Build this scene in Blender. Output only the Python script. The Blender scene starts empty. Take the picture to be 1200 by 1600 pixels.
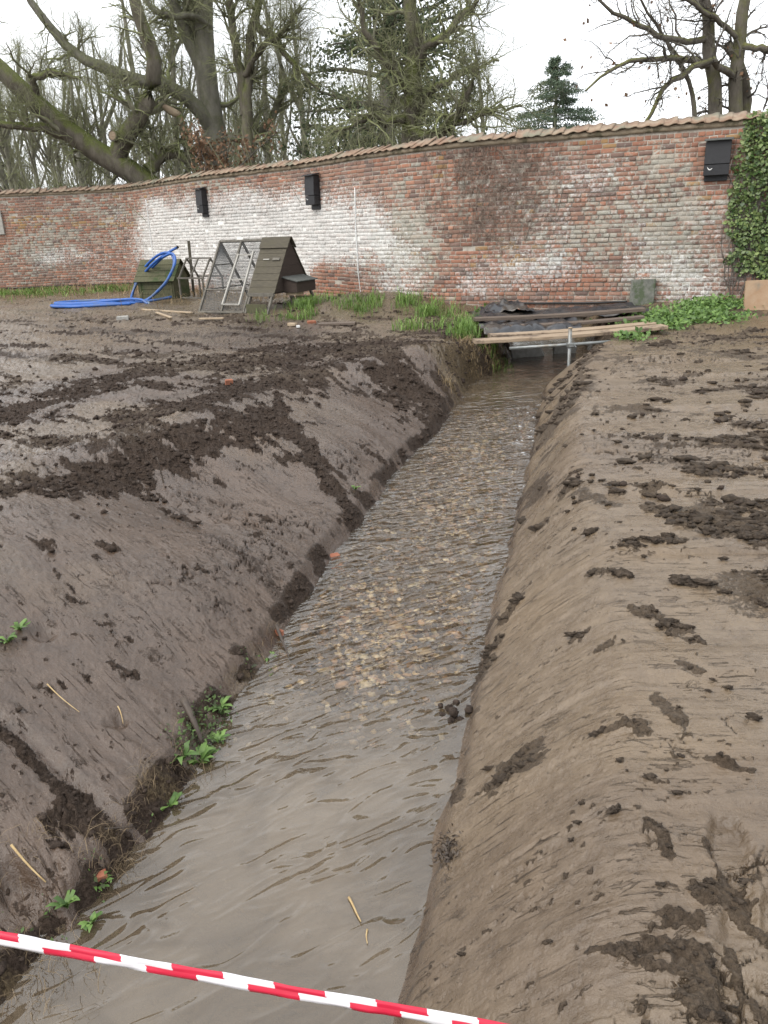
import bpy, math, random
import numpy as np
from mathutils import Vector, Matrix

# ------------------------------------------------------------------ camera, world, sun, exposure
scene = bpy.context.scene
PITCH, ROLL, CAM_Z, FPX = math.radians(20.4), math.radians(2.4), 1.55, 1210.0   # FPX: focal length in 1200-wide pixels
cam_d = bpy.data.cameras.new('camera'); cam = bpy.data.objects.new('camera', cam_d)
scene.collection.objects.link(cam); scene.camera = cam
cam_d.sensor_fit = 'VERTICAL'; cam_d.sensor_height = 36.0; cam_d.lens = 36.0 * FPX / 1600.0
cam_d.clip_start = 0.05; cam_d.clip_end = 2000
FW = np.array([0, math.cos(PITCH), -math.sin(PITCH)]); RT0 = np.array([1.0, 0, 0]); UP0 = np.cross(RT0, FW)
RT = RT0 * math.cos(ROLL) - UP0 * math.sin(ROLL); UP = RT0 * math.sin(ROLL) + UP0 * math.cos(ROLL)
cam.matrix_world = Matrix(((RT[0], UP[0], -FW[0], 0), (RT[1], UP[1], -FW[1], 0), (RT[2], UP[2], -FW[2], CAM_Z), (0, 0, 0, 1)))

SUN_EL, SUN_AZ = math.radians(50), math.radians(235)      # azimuth measured clockwise from +Y
world = bpy.data.worlds.new('World'); scene.world = world; world.use_nodes = True
wn = world.node_tree; wn.nodes.clear()
w_out = wn.nodes.new('ShaderNodeOutputWorld'); w_bg = wn.nodes.new('ShaderNodeBackground')
w_sky = wn.nodes.new('ShaderNodeTexSky'); w_sky.sky_type = 'NISHITA'; w_sky.sun_disc = False
w_sky.sun_elevation = SUN_EL; w_sky.sun_rotation = SUN_AZ; w_sky.dust_density = 4.0
w_tc = wn.nodes.new('ShaderNodeTexCoord'); w_no = wn.nodes.new('ShaderNodeTexNoise')
w_no.inputs['Scale'].default_value = 2.2; w_no.inputs['Detail'].default_value = 5
w_cr = wn.nodes.new('ShaderNodeValToRGB')
w_cr.color_ramp.elements[0].position = 0.3; w_cr.color_ramp.elements[0].color = (8.1, 8.4, 8.8, 1)
w_cr.color_ramp.elements[1].position = 0.7; w_cr.color_ramp.elements[1].color = (9.8, 9.9, 10.0, 1)
w_mx = wn.nodes.new('ShaderNodeMix'); w_mx.data_type = 'RGBA'; w_mx.inputs['Factor'].default_value = 0.9   # overcast: cloud hides most of the blue
wn.links.new(w_tc.outputs['Generated'], w_no.inputs['Vector']); wn.links.new(w_no.outputs['Fac'], w_cr.inputs['Fac'])
wn.links.new(w_sky.outputs['Color'], w_mx.inputs[6]); wn.links.new(w_cr.outputs['Color'], w_mx.inputs[7])
wn.links.new(w_mx.outputs[2], w_bg.inputs['Color']); w_bg.inputs['Strength'].default_value = 0.12
wn.links.new(w_bg.outputs['Background'], w_out.inputs['Surface'])
sun_d = bpy.data.lights.new('sun', 'SUN'); sun_d.energy = 1.5; sun_d.angle = math.radians(40); sun_d.color = (1, 0.97, 0.92)
sun = bpy.data.objects.new('sun', sun_d); scene.collection.objects.link(sun)
sdir = Vector((math.sin(SUN_AZ) * math.cos(SUN_EL), math.cos(SUN_AZ) * math.cos(SUN_EL), math.sin(SUN_EL)))
sun.rotation_euler = sdir.to_track_quat('Z', 'Y').to_euler()
vs = scene.view_settings
vs.view_transform = 'Standard'; vs.look = 'None'; vs.gamma = 1; vs.use_curve_mapping = False; vs.exposure = 0.95   # exposed for the ground: the overcast sky burns out as in the photograph

# ------------------------------------------------------------------ helpers
COL = scene.collection
rng = np.random.default_rng(7); random.seed(7)
V3 = lambda *a: np.array(a, float)
def ray(u, v): return FW + RT * (u - 600) / FPX + UP * (800 - v) / FPX
def gp(u, v, z=0.0):                      # measured point on the level z
    d = ray(u, v); return d * ((z - CAM_Z) / d[2]) + V3(0, 0, CAM_Z)
def at(u, v, Y):                          # measured point at the distance Y
    d = ray(u, v); return d * (Y / d[1]) + V3(0, 0, CAM_Z)

def _h(ix, iy, s):
    a = (ix.astype(np.int64) * 374761393 + iy.astype(np.int64) * 668265263 + s * 1442695041) & 0xffffffff
    a = ((a ^ (a >> 13)) * 1274126177) & 0xffffffff
    return ((a ^ (a >> 16)) & 0xffff) / 65535.0
def vn(x, y, s=0):                        # smooth value noise, -1..1
    x = np.asarray(x, float); y = np.asarray(y, float)
    ix = np.floor(x); iy = np.floor(y); fx = x - ix; fy = y - iy
    fx = fx * fx * fx * (fx * (fx * 6 - 15) + 10); fy = fy * fy * fy * (fy * (fy * 6 - 15) + 10)
    a = _h(ix, iy, s); b = _h(ix + 1, iy, s); c = _h(ix, iy + 1, s); d = _h(ix + 1, iy + 1, s)
    return ((a + (b - a) * fx) * (1 - fy) + (c + (d - c) * fx) * fy) * 2 - 1
def fbm(x, y, o=4, s=0, g=0.5):
    t = 0; a = 1; n = 0
    for i in range(o):
        t = t + a * vn(x * 2 ** i + 17.3 * i, y * 2 ** i - 9.1 * i, s + i); n += a; a *= g
    return t / n
def cells(x, y, s=0):                     # worley F1, F2 and the cell's random value
    ix = np.floor(x); iy = np.floor(y); f1 = np.full(np.shape(x), 9.0); f2 = f1.copy(); cid = np.zeros(np.shape(x))
    for dx in (-1, 0, 1):
        for dy in (-1, 0, 1):
            px = ix + dx + _h(ix + dx, iy + dy, s); py = iy + dy + _h(ix + dx, iy + dy, s + 5)
            d = np.hypot(px - x, py - y); r = _h(ix + dx, iy + dy, s + 9)
            nw = d < f1; f2 = np.where(nw, f1, np.minimum(f2, d)); cid = np.where(nw, r, cid); f1 = np.where(nw, d, f1)
    return f1, f2, cid
def ss(a, b, x):
    t = np.clip((x - a) / (b - a), 0, 1); return t * t * (3 - 2 * t)

def set_attr(me, name, vals):
    vals = np.asarray(vals, np.float32)
    if vals.ndim == 1:
        me.attributes.new(name, 'FLOAT', 'POINT').data.foreach_set('value', vals)
    else:
        if vals.shape[1] == 3: vals = np.c_[vals, np.ones(len(vals), np.float32)]
        me.attributes.new(name, 'FLOAT_COLOR', 'POINT').data.foreach_set('color', vals.ravel())
def np_mesh(name, verts, faces, mat, parent=None, smooth=True, attrs=None):
    """faces: array (n,3|4) or a list of such arrays"""
    fs = [np.asarray(f, np.int32) for f in (faces if isinstance(faces, list) else [faces]) if len(f)]
    me = bpy.data.meshes.new(name); verts = np.asarray(verts, np.float32).reshape(-1, 3)
    me.vertices.add(len(verts)); me.vertices.foreach_set('co', verts.ravel())
    lv = np.concatenate([f.ravel() for f in fs]); sz = np.concatenate([np.full(len(f), f.shape[1], np.int32) for f in fs])
    me.loops.add(len(lv)); me.loops.foreach_set('vertex_index', lv)
    me.polygons.add(len(sz)); me.polygons.foreach_set('loop_start', np.r_[0, np.cumsum(sz)[:-1]].astype(np.int32))
    if smooth: me.polygons.foreach_set('use_smooth', np.ones(len(sz), bool))
    for k, v in (attrs or {}).items(): set_attr(me, k, v)
    me.update(calc_edges=True); me.materials.append(mat)
    o = bpy.data.objects.new(name, me); COL.objects.link(o)
    if parent: o.parent = parent
    return o
def tag(o, label, cat, group=None, kind=None):
    if label: o['label'] = label
    if cat: o['category'] = cat
    if group: o['group'] = group
    if kind: o['kind'] = kind
    return o
def empty(name, loc=(0, 0, 0), rz=0.0, **k):
    o = bpy.data.objects.new(name, None); COL.objects.link(o); o.location = Vector(loc); o.rotation_euler = (0, 0, rz)
    o.empty_display_size = 0.1
    if k: tag(o, k.get('label'), k.get('cat'), k.get('group'))
    return o

class MB:
    def __init__(s): s.v = []; s.f = []; s.n = 0
    def add(s, v, f):
        v = np.asarray(v, float).reshape(-1, 3); s.v.append(v); s.f += [tuple(i + s.n for i in q) for q in f]; s.n += len(v)
    def box(s, lo, hi, M=None, jit=0.0):
        lo, hi = np.minimum(lo, hi), np.maximum(lo, hi)
        v = np.array([(x, y, z) for z in (lo[2], hi[2]) for y in (lo[1], hi[1]) for x in (lo[0], hi[0])], float)
        if jit: v = v + rng.normal(size=v.shape) * jit
        if M is not None: v = v @ np.asarray(M)[:3, :3].T + np.asarray(M)[:3, 3]
        s.add(v, [(0, 2, 3, 1), (4, 5, 7, 6), (0, 1, 5, 4), (2, 6, 7, 3), (0, 4, 6, 2), (1, 3, 7, 5)])
    def bar(s, a, b, w, h, ref=(0, 0, 1)):   # rectangular bar between two points
        a = np.asarray(a, float); b = np.asarray(b, float); d = b - a; d /= np.linalg.norm(d)
        x = np.cross(d, ref); x = x / (np.linalg.norm(x) + 1e-9) if np.linalg.norm(x) > 1e-5 else V3(1, 0, 0)
        y = np.cross(x, d); v = [p + x * i * w / 2 + y * j * h / 2 for p in (a, b) for i, j in ((-1, -1), (1, -1), (1, 1), (-1, 1))]
        s.add(v, [(0, 1, 2, 3), (7, 6, 5, 4), (0, 4, 5, 1), (1, 5, 6, 2), (2, 6, 7, 3), (3, 7, 4, 0)])
    def tube(s, pts, r, n=8, cap=True):
        pts = np.asarray(pts, float); m = len(pts); r = np.full(m, r) if np.isscalar(r) else np.asarray(r, float)
        t = np.gradient(pts, axis=0); t /= np.linalg.norm(t, axis=1)[:, None] + 1e-12
        x = np.cross(t[0], V3(0.3, 0.2, 1)); x /= np.linalg.norm(x); rings = []
        for i in range(m):
            x = x - t[i] * (x @ t[i]); x /= np.linalg.norm(x); y = np.cross(t[i], x); a = np.arange(n) * 2 * math.pi / n
            rings.append(pts[i] + r[i] * (np.cos(a)[:, None] * x + np.sin(a)[:, None] * y))
        f = [(i * n + j, i * n + (j + 1) % n, (i + 1) * n + (j + 1) % n, (i + 1) * n + j) for i in range(m - 1) for j in range(n)]
        if cap: f += [tuple(range(n))[::-1], tuple((m - 1) * n + j for j in range(n))]
        s.add(np.concatenate(rings), f)
    def build(s, name, mat, parent=None, smooth=False, bevel=0.0):
        me = bpy.data.meshes.new(name); me.from_pydata([tuple(p) for p in np.concatenate(s.v)], [], s.f); me.update()
        if smooth: me.polygons.foreach_set('use_smooth', np.ones(len(me.polygons), bool))
        me.materials.append(mat); o = bpy.data.objects.new(name, me); COL.objects.link(o)
        if parent: o.parent = parent
        if bevel:
            b = o.modifiers.new('bevel', 'BEVEL'); b.width = bevel; b.segments = 1; b.limit_method = 'ANGLE'
        return o

def grid_faces(nr, nc):
    i = np.arange(nr - 1)[:, None] * nc + np.arange(nc - 1)[None, :]
    return np.stack([i, i + 1, i + nc + 1, i + nc], -1).reshape(-1, 4)

# ------------------------------------------------------------------ materials
class NT:
    def __init__(s, name, rough=0.8, spec=0.4, k=0.72):
        s.k = k
        s.m = bpy.data.materials.new(name); s.m.use_nodes = True; s.t = s.m.node_tree; s.b = s.t.nodes['Principled BSDF']
        s.b.inputs['Roughness'].default_value = rough; s.b.inputs['Specular IOR Level'].default_value = spec
        s.pos = s.t.nodes.new('ShaderNodeNewGeometry')
        s.tc = s.t.nodes.new('ShaderNodeTexCoord')
    def n(s, t): return s.t.nodes.new(t)
    def l(s, a, b): s.t.links.new(a, b)
    def put(s, sock, v):
        if hasattr(v, 'links'): s.l(v, sock)
        elif isinstance(v, (tuple, list)) and len(v) == 3 and sock.type == 'RGBA': sock.default_value = (*[q * s.k for q in v], 1)
        else: sock.default_value = v
    def noise(s, scale, detail=4, rough=0.55, vec=None, stretch=None, rot=0.0, dist=0.0):
        v = vec or s.pos.outputs['Position']
        if stretch or rot:
            m = s.n('ShaderNodeMapping'); m.inputs['Scale'].default_value = stretch or (1, 1, 1); m.inputs['Rotation'].default_value = (0, 0, rot)
            s.l(v, m.inputs['Vector']); v = m.outputs['Vector']
        t = s.n('ShaderNodeTexNoise'); t.inputs['Scale'].default_value = scale; t.inputs['Detail'].default_value = detail
        t.inputs['Roughness'].default_value = rough; t.inputs['Distortion'].default_value = dist; s.l(v, t.inputs['Vector']); return t.outputs['Fac']
    def voro(s, scale, out='Color', feature='F1'):
        t = s.n('ShaderNodeTexVoronoi'); t.feature = feature; t.inputs['Scale'].default_value = scale; s.l(s.pos.outputs['Position'], t.inputs['Vector']); return t.outputs[out]
    def attr(s, name, out='Fac'):
        a = s.n('ShaderNodeAttribute'); a.attribute_name = name; return a.outputs[out]
    def rng(s, v, a, b, c=0.0, d=1.0, smooth=True):
        m = s.n('ShaderNodeMapRange'); m.interpolation_type = 'SMOOTHSTEP' if smooth else 'LINEAR'
        s.put(m.inputs['Value'], v)
        for k, x in zip(('From Min', 'From Max', 'To Min', 'To Max'), (a, b, c, d)): m.inputs[k].default_value = x
        return m.outputs['Result']
    def math(s, op, a, b=0.0, clamp=False):
        m = s.n('ShaderNodeMath'); m.operation = op; m.use_clamp = clamp; s.put(m.inputs[0], a); s.put(m.inputs[1], b); return m.outputs[0]
    def mix(s, f, a, b, mode='MIX'):
        m = s.n('ShaderNodeMix'); m.data_type = 'RGBA'; m.blend_type = mode; s.put(m.inputs[0], f); s.put(m.inputs[6], a); s.put(m.inputs[7], b); return m.outputs[2]
    def bump(s, h, strength=0.5, dist=0.01):
        b = s.n('ShaderNodeBump'); b.inputs['Strength'].default_value = strength; b.inputs['Distance'].default_value = dist; s.put(b.inputs['Height'], h)
        s.l(b.outputs['Normal'], s.b.inputs['Normal']); return b
    def base(s, c): s.put(s.b.inputs['Base Color'], c)
    def rough(s, v): s.put(s.b.inputs['Roughness'], v)

def simple(name, c1, c2, scale=8.0, rough=0.8, spec=0.4, bump=0.3, bdist=0.004, stretch=None, metal=0.0, dirt=None, world=False):
    t = NT(name, rough, spec); f = t.noise(scale, 6, 0.65, vec=None if world else t.tc.outputs['Object'], stretch=stretch)
    c = t.mix(t.rng(f, 0.3, 0.7), c1, c2)
    if dirt: c = t.mix(t.rng(t.noise(scale * 0.3, 5, 0.7), 0.5, 0.62), c, dirt)
    t.base(c); t.bump(t.noise(scale * 4, 4, 0.6, vec=t.tc.outputs['Object'], stretch=stretch), bump, bdist)
    t.b.inputs['Metallic'].default_value = metal
    t.rough(t.rng(f, 0.2, 0.8, max(rough - 0.12, 0.05), min(rough + 0.12, 1)))
    return t.m

def mat_mud():
    t = NT('mud', 0.6, 0.5, 1.0)
    clod0 = t.attr('clod'); wet = t.attr('wet'); tint = t.attr('tint'); grit = t.attr('litter'); torn = t.attr('torn')
    cmb = t.n('ShaderNodeCombineXYZ'); t.l(t.attr('across'), cmb.inputs[0]); t.l(t.math('MULTIPLY', t.attr('along'), 1.0), cmb.inputs[1]); sv = cmb.outputs[0]   # drag marks follow the bucket
    n1 = t.noise(1.6, 5); n2 = t.noise(14, 6, 0.65); n3 = t.noise(70, 5, 0.65)
    clod = t.rng(t.math('ADD', clod0, t.math('MULTIPLY', t.math('SUBTRACT', t.math('ADD', t.math('MULTIPLY', n3, .6), t.math('MULTIPLY', n2, .4)), .5), 1.5)), .34, .60)   # crumbly edge
    s1 = t.noise(1.0, 5, .6, vec=sv, stretch=(38, 2.2, 1), dist=.3); s2 = t.noise(1.0, 4, .65, vec=sv, stretch=(120, 8, 1)); s3 = t.noise(1.0, 6, .68, vec=sv, stretch=(34, 13, 1), dist=.5)
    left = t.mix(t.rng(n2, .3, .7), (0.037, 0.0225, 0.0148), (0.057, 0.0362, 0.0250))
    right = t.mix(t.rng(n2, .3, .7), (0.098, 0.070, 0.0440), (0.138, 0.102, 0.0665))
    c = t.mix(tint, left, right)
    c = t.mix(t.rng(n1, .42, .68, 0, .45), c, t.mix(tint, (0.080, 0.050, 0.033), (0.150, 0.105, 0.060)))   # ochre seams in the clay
    c = t.mix(t.math('MULTIPLY', t.rng(s1, .52, .72, 0, .30), t.math('SUBTRACT', 1.0, clod)), c, t.mix(.45, c, (0.035, 0.026, 0.020)))
    dark = t.mix(t.rng(n3, .3, .7), t.mix(tint, (0.024, 0.017, 0.0130), (0.044, 0.032, 0.0235)), t.mix(tint, (0.062, 0.045, 0.0355), (0.104, 0.079, 0.057)))
    fleck = t.math('MULTIPLY', t.rng(t.math('ADD', s3, t.math('MULTIPLY', torn, .08)), .65, .71), t.math('MULTIPLY', t.rng(torn, 0, .6, .45, 1.0), t.rng(t.noise(2.6, 4, .6), .38, .6)))
    ln = t.math('MULTIPLY', t.rng(t.noise(1.0, 5, .62, vec=sv, stretch=(62, 4.6, 1), dist=.35), .60, .67), t.rng(t.noise(3.2, 4, .6), .42, .60))      # thin tears along the drag
    l2 = t.math('MULTIPLY', t.rng(t.noise(1.0, 5, .66, vec=sv, stretch=(24, 9, 1), dist=.8), .585, .63), t.rng(t.noise(2.1, 4, .6), .45, .62))     # small torn scales
    fleck = t.math('MAXIMUM', fleck, t.math('MAXIMUM', ln, t.math('MULTIPLY', l2, .9)))
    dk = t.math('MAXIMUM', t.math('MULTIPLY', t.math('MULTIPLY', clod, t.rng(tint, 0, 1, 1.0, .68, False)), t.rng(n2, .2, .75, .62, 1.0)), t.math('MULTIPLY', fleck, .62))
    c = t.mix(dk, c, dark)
    c = t.mix(grit, c, t.mix(t.rng(n3, .4, .6), (0.05, 0.035, 0.021), (0.14, 0.105, 0.06)))
    t.base(c); t.put(t.b.inputs['Specular IOR Level'], t.rng(dk, 0, 1, .5, .08))
    r = t.math('SUBTRACT', t.rng(dk, 0, 1, .45, .85), t.math('MULTIPLY', wet, .28))
    t.rough(t.math('ADD', r, t.rng(n2, .3, .7, -.09, .09), True))
    hh = t.math('ADD', t.math('MULTIPLY', n3, .28), t.math('MULTIPLY', t.noise(230, 3, .6), .10))
    hh = t.math('ADD', hh, t.math('ADD', t.math('MULTIPLY', n2, .5), t.math('ADD', t.math('MULTIPLY', t.math('MULTIPLY', s1, t.rng(n1, .35, .65, .1, .8)), .55), t.math('MULTIPLY', s2, .10))))
    hh = t.math('ADD', hh, t.math('MULTIPLY', clod, t.math('SUBTRACT', t.math('MULTIPLY', t.noise(42, 5, .7), 2.6), t.math('MULTIPLY', t.voro(60, 'Distance'), 1.0))))
    t.bump(t.math('SUBTRACT', hh, t.math('MULTIPLY', fleck, .8)), 0.9, 0.018)
    return t.m
def mat_brick():
    t = NT('old brick', 0.88, 0.25, 1.0)
    col = t.attr('tone', 'Color'); wash = t.attr('wash'); lich = t.attr('lichen')
    n1 = t.noise(9, 6, .7); n2 = t.noise(55, 5, .65); n3 = t.noise(22, 5, .7)
    c = t.mix(t.rng(n2, .25, .75), col, t.mix(.35, col, (0.14, 0.105, 0.085)))
    w = t.rng(t.math('ADD', wash, t.math('MULTIPLY', t.math('SUBTRACT', n3, .5), 2.4)), .22, .95)
    lc = t.rng(t.math('ADD', lich, t.math('MULTIPLY', t.math('SUBTRACT', n1, .5), 2.4)), .46, .80)
    c = t.mix(t.math('MULTIPLY', lc, .68), c, t.mix(t.rng(n2, .3, .7), (0.235, 0.245, 0.205), (0.38, 0.385, 0.33)))
    c = t.mix(t.math('MULTIPLY', w, t.rng(n2, .25, .6, .62, .9)), c, t.mix(t.rng(n1, .35, .7), (0.44, 0.435, 0.415), (0.60, 0.595, 0.575)))
    c = t.mix(t.rng(t.noise(3.1, 6, .75), .58, .70, 0, .45), c, (0.11, 0.085, 0.065))
    t.base(c); t.bump(t.math('ADD', t.math('MULTIPLY', n2, .8), n3), .8, .008); return t.m
def mat_mortar():
    t = NT('lime mortar', .95, .15, 1.05)
    wash = t.attr('wash'); lich = t.attr('lichen'); n3 = t.noise(24, 5, .7)
    c = t.mix(t.rng(t.noise(7, 5, .7), .3, .7), (0.235, 0.205, 0.17), (0.40, 0.37, 0.32))
    c = t.mix(t.rng(t.noise(2.6, 5, .7), .5, .66, 0, .75), c, (0.09, 0.075, 0.06))
    w = t.rng(t.math('ADD', wash, t.math('MULTIPLY', t.math('SUBTRACT', n3, .5), 1.2)), .35, .6)
    c = t.mix(w, c, (0.62, 0.615, 0.58)); t.base(c); t.bump(n3, .7, .01); return t.m
def mat_bark(name, c1, c2, moss, amount=0.5, scale=5.0):
    t = NT(name, .92, .2, .85)
    n = t.noise(scale, 5, .65, stretch=(1, 1, .35)); c = t.mix(t.rng(n, .3, .7), c1, c2)
    sp = t.n('ShaderNodeSeparateXYZ'); t.l(t.pos.outputs['Normal'], sp.inputs[0])
    up = t.math('ADD', t.math('MULTIPLY', sp.outputs['Z'], .35), t.noise(2.2, 5, .65))
    c = t.mix(t.math('MULTIPLY', t.rng(up, .42, .72), amount), c, t.mix(t.rng(t.noise(30, 3), .3, .7), moss, tuple(x * 1.7 for x in moss)))
    t.base(c); t.bump(t.noise(scale * 6, 4, .7, stretch=(1, 1, .25)), .8, .03); return t.m
def mat_leaf(name, c1, c2, rough=.55, trans=.25, scale=3.0, spec=.4):
    t = NT(name, rough, spec, .85); r = t.attr('rnd')
    c = t.mix(r, c1, c2); c = t.mix(t.rng(t.noise(scale, 3), .35, .7, 0, .5), c, tuple(x * .55 for x in c1)); t.base(c)
    if trans:
        tr = t.n('ShaderNodeBsdfTranslucent'); t.put(tr.inputs['Color'], c); mx = t.n('ShaderNodeMixShader'); mx.inputs[0].default_value = trans
        t.l(t.b.outputs[0], mx.inputs[1]); t.l(tr.outputs[0], mx.inputs[2]); t.l(mx.outputs[0], t.t.nodes['Material Output'].inputs['Surface'])
    return t.m
def mat_water():
    t = NT('silty water'); t.t.nodes.remove(t.b)
    out = t.t.nodes['Material Output']
    riff = t.attr('riffle')
    cb = t.n('ShaderNodeCombineXYZ'); t.l(t.attr('crest'), cb.inputs[0]); t.l(t.attr('travel'), cb.inputs[1]); wv = cb.outputs[0]
    a = t.noise(1.0, 1, .4, vec=wv, stretch=(4.2, 11.0, 1), dist=1.2)
    b = t.noise(1.0, 1, .4, vec=wv, stretch=(11.0, 26.0, 1), dist=.9)
    c0 = t.noise(1.0, 2, .5, vec=wv, stretch=(1.3, 2.2, 1), dist=.5)
    near = t.math('ADD', t.math('MULTIPLY', t.rng(a, .43, .76), t.rng(c0, .38, .62, .2, 1.0)), t.math('MULTIPLY', b, .12))
    fast = t.math('ADD', t.math('MULTIPLY', a, .75), t.math('MULTIPLY', b, .32))
    h = t.math('ADD', t.math('MULTIPLY', near, t.math('SUBTRACT', 1.0, riff)), t.math('MULTIPLY', fast, t.math('MULTIPLY', riff, 1.5)))
    bp = t.n('ShaderNodeBump'); bp.inputs['Distance'].default_value = .055; t.put(bp.inputs['Strength'], t.rng(riff, 0, 1, .34, .62, False)); t.l(h, bp.inputs['Height'])
    N = bp.outputs['Normal']
    rf = t.n('ShaderNodeBsdfRefraction'); rf.inputs['IOR'].default_value = 1.33; rf.inputs['Roughness'].default_value = 0.0; t.put(rf.inputs['Color'], (1.36, 1.24, 1.02)); t.l(N, rf.inputs['Normal'])
    df = t.n('ShaderNodeBsdfDiffuse'); t.put(df.inputs['Color'], t.mix(t.rng(t.noise(1.7, 4, .6, dist=1.0), .38, .62), (0.128, 0.098, 0.066), (0.196, 0.153, 0.106)))
    m1 = t.n('ShaderNodeMixShader'); t.put(m1.inputs[0], t.math('ADD', t.rng(riff, 0, .9, .64, .16, False), t.rng(t.noise(1.4, 3), .35, .7, -.12, .06), True)); t.l(rf.outputs[0], m1.inputs[1]); t.l(df.outputs[0], m1.inputs[2])
    gl = t.n('ShaderNodeBsdfGlossy'); gl.inputs['Roughness'].default_value = .02; t.put(gl.inputs['Color'], (1.38, 1.38, 1.38)); t.l(N, gl.inputs['Normal'])
    fr = t.n('ShaderNodeFresnel'); fr.inputs['IOR'].default_value = 1.65; t.l(N, fr.inputs['Normal'])
    m2 = t.n('ShaderNodeMixShader'); t.l(fr.outputs[0], m2.inputs[0]); t.l(m1.outputs[0], m2.inputs[1]); t.l(gl.outputs[0], m2.inputs[2])
    t.l(m2.outputs[0], out.inputs['Surface']); return t.m

M = {}
M['mud'] = mat_mud(); M['brick'] = mat_brick(); M['mortar'] = mat_mortar(); M['water'] = mat_water()
M['tile'] = simple('clay tile', (0.235, 0.145, 0.098), (0.36, 0.285, 0.21), 5, .9, .2, .5, .006, dirt=(0.23, 0.215, 0.16), world=True)
M['fillet'] = simple('mortar fillet', (0.33, 0.26, 0.18), (0.42, 0.35, 0.26), 12, .95, .1, .6, .01, dirt=(0.17, 0.15, 0.10))
M['wood'] = simple('weathered board', (0.062, 0.053, 0.037), (0.112, 0.098, 0.070), 9, .85, .3, .5, .004, (1, 1, 7), dirt=(0.085, 0.075, 0.05))
M['woodmoss'] = simple('mossy board', (0.060, 0.062, 0.032), (0.125, 0.118, 0.066), 9, .88, .3, .5, .004, (7, 1, 1), dirt=(0.05, 0.07, 0.025))
M['wooddark'] = simple('dark board', (0.034, 0.024, 0.019), (0.070, 0.050, 0.040), 10, .8, .3, .5, .004, (1, 7, 7))
M['frame'] = simple('silvered timber', (0.105, 0.095, 0.078), (0.19, 0.175, 0.148), 12, .85, .3, .4, .003)
M['paleframe'] = simple('pale timber', (0.33, 0.315, 0.28), (0.46, 0.44, 0.40), 12, .8, .3, .4, .003)
M['plank'] = simple('sawn plank', (0.26, 0.185, 0.12), (0.40, 0.31, 0.22), 6, .75, .35, .5, .004, (.6, 8, 8), dirt=(0.12, 0.085, 0.06))
M['plankdark'] = simple('wet plank', (0.085, 0.062, 0.048), (0.16, 0.12, 0.09), 6, .6, .4, .5, .004, (.6, 8, 8))
M['felt'] = simple('roofing felt', (0.075, 0.08, 0.075), (0.13, 0.135, 0.125), 20, .9, .2, .4, .003)
M['black'] = simple('black stained wood', (0.012, 0.012, 0.014), (0.024, 0.024, 0.027), 14, .55, .4, .3, .002)
M['white'] = simple('white paint', (0.72, 0.72, 0.70), (0.82, 0.82, 0.80), 10, .5)
M['tarp'] = simple('black polythene', (0.012, 0.013, 0.016), (0.030, 0.032, 0.038), 6, .32, .5, .2, .004, dirt=(0.07, 0.058, 0.048))
M['blue'] = simple('blue plastic pipe', (0.010, 0.085, 0.36), (0.016, 0.120, 0.45), 5, .42, .5, .1, .001, dirt=(0.07, 0.12, 0.24))
M['pipeend'] = simple('grey pipe end', (0.25, 0.33, 0.42), (0.34, 0.42, 0.5), 9, .5)
M['hole'] = simple('black hollow', (0.008, 0.008, 0.009), (0.012, 0.012, 0.012), 9, .8)
M['galv'] = simple('galvanised steel', (0.20, 0.21, 0.205), (0.32, 0.335, 0.33), 16, .45, .5, .2, .002, metal=.6, dirt=(0.20, 0.18, 0.15))
M['wire'] = simple('galvanised wire', (0.11, 0.115, 0.115), (0.18, 0.185, 0.185), 30, .6, .4, 0, .001)
M['stone'] = simple('grey slab', (0.105, 0.110, 0.095), (0.20, 0.20, 0.175), 10, .9, .2, .6, .006, dirt=(0.08, 0.10, 0.06))
M['concrete'] = simple('pale concrete', (0.28, 0.27, 0.25), (0.42, 0.41, 0.38), 12, .9, .2, .5, .006)
M['ply'] = simple('stained plywood', (0.36, 0.225, 0.13), (0.44, 0.32, 0.215), 5, .8, .3, .3, .003, dirt=(0.27, 0.22, 0.16))
M['plyyellow'] = simple('yellow board', (0.50, 0.27, 0.06), (0.58, 0.36, 0.12), 5, .8, .3, .3, .003)
M['cream'] = simple('cream painted board', (0.50, 0.46, 0.35), (0.60, 0.56, 0.45), 8, .7, .3, .3, .003)
M['straw'] = simple('straw', (0.40, 0.27, 0.12), (0.55, 0.41, 0.21), 30, .7)
M['stick'] = simple('wet stick', (0.045, 0.032, 0.024), (0.09, 0.068, 0.05), 20, .6)
M['palestick'] = simple('pale split timber', (0.34, 0.25, 0.165), (0.46, 0.37, 0.26), 9, .8)
M['redbrick'] = simple('red brick piece', (0.26, 0.085, 0.045), (0.35, 0.15, 0.09), 18, .85, .3, .6, .005)
M['clod'] = simple('mud lump', (0.034, 0.0245, 0.019), (0.085, 0.063, 0.050), 30, .85, .12, 1.0, .012)
M['clodr'] = simple('dragged mud clod', (0.042, 0.031, 0.0225), (0.100, 0.075, 0.054), 40, .8, .2, 1.0, .012, world=True)
M['cable'] = simple('black cable', (0.02, 0.02, 0.02), (0.035, 0.034, 0.032), 10, .6)
M['moss_bark'] = mat_bark('mossy bark', (0.080, 0.070, 0.053), (0.165, 0.146, 0.116), (0.092, 0.108, 0.028), .85)
M['trunk_bark'] = mat_bark('grey bark', (0.155, 0.146, 0.120), (0.255, 0.240, 0.200), (0.085, 0.092, 0.040), .55)
M['plane_bark'] = mat_bark('plane bark', (0.095, 0.083, 0.068), (0.185, 0.165, 0.135), (0.095, 0.100, 0.025), .75)
M['twig'] = mat_bark('mossy twigs', (0.165, 0.160, 0.112), (0.29, 0.28, 0.205), (0.165, 0.185, 0.072), .8)
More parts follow.
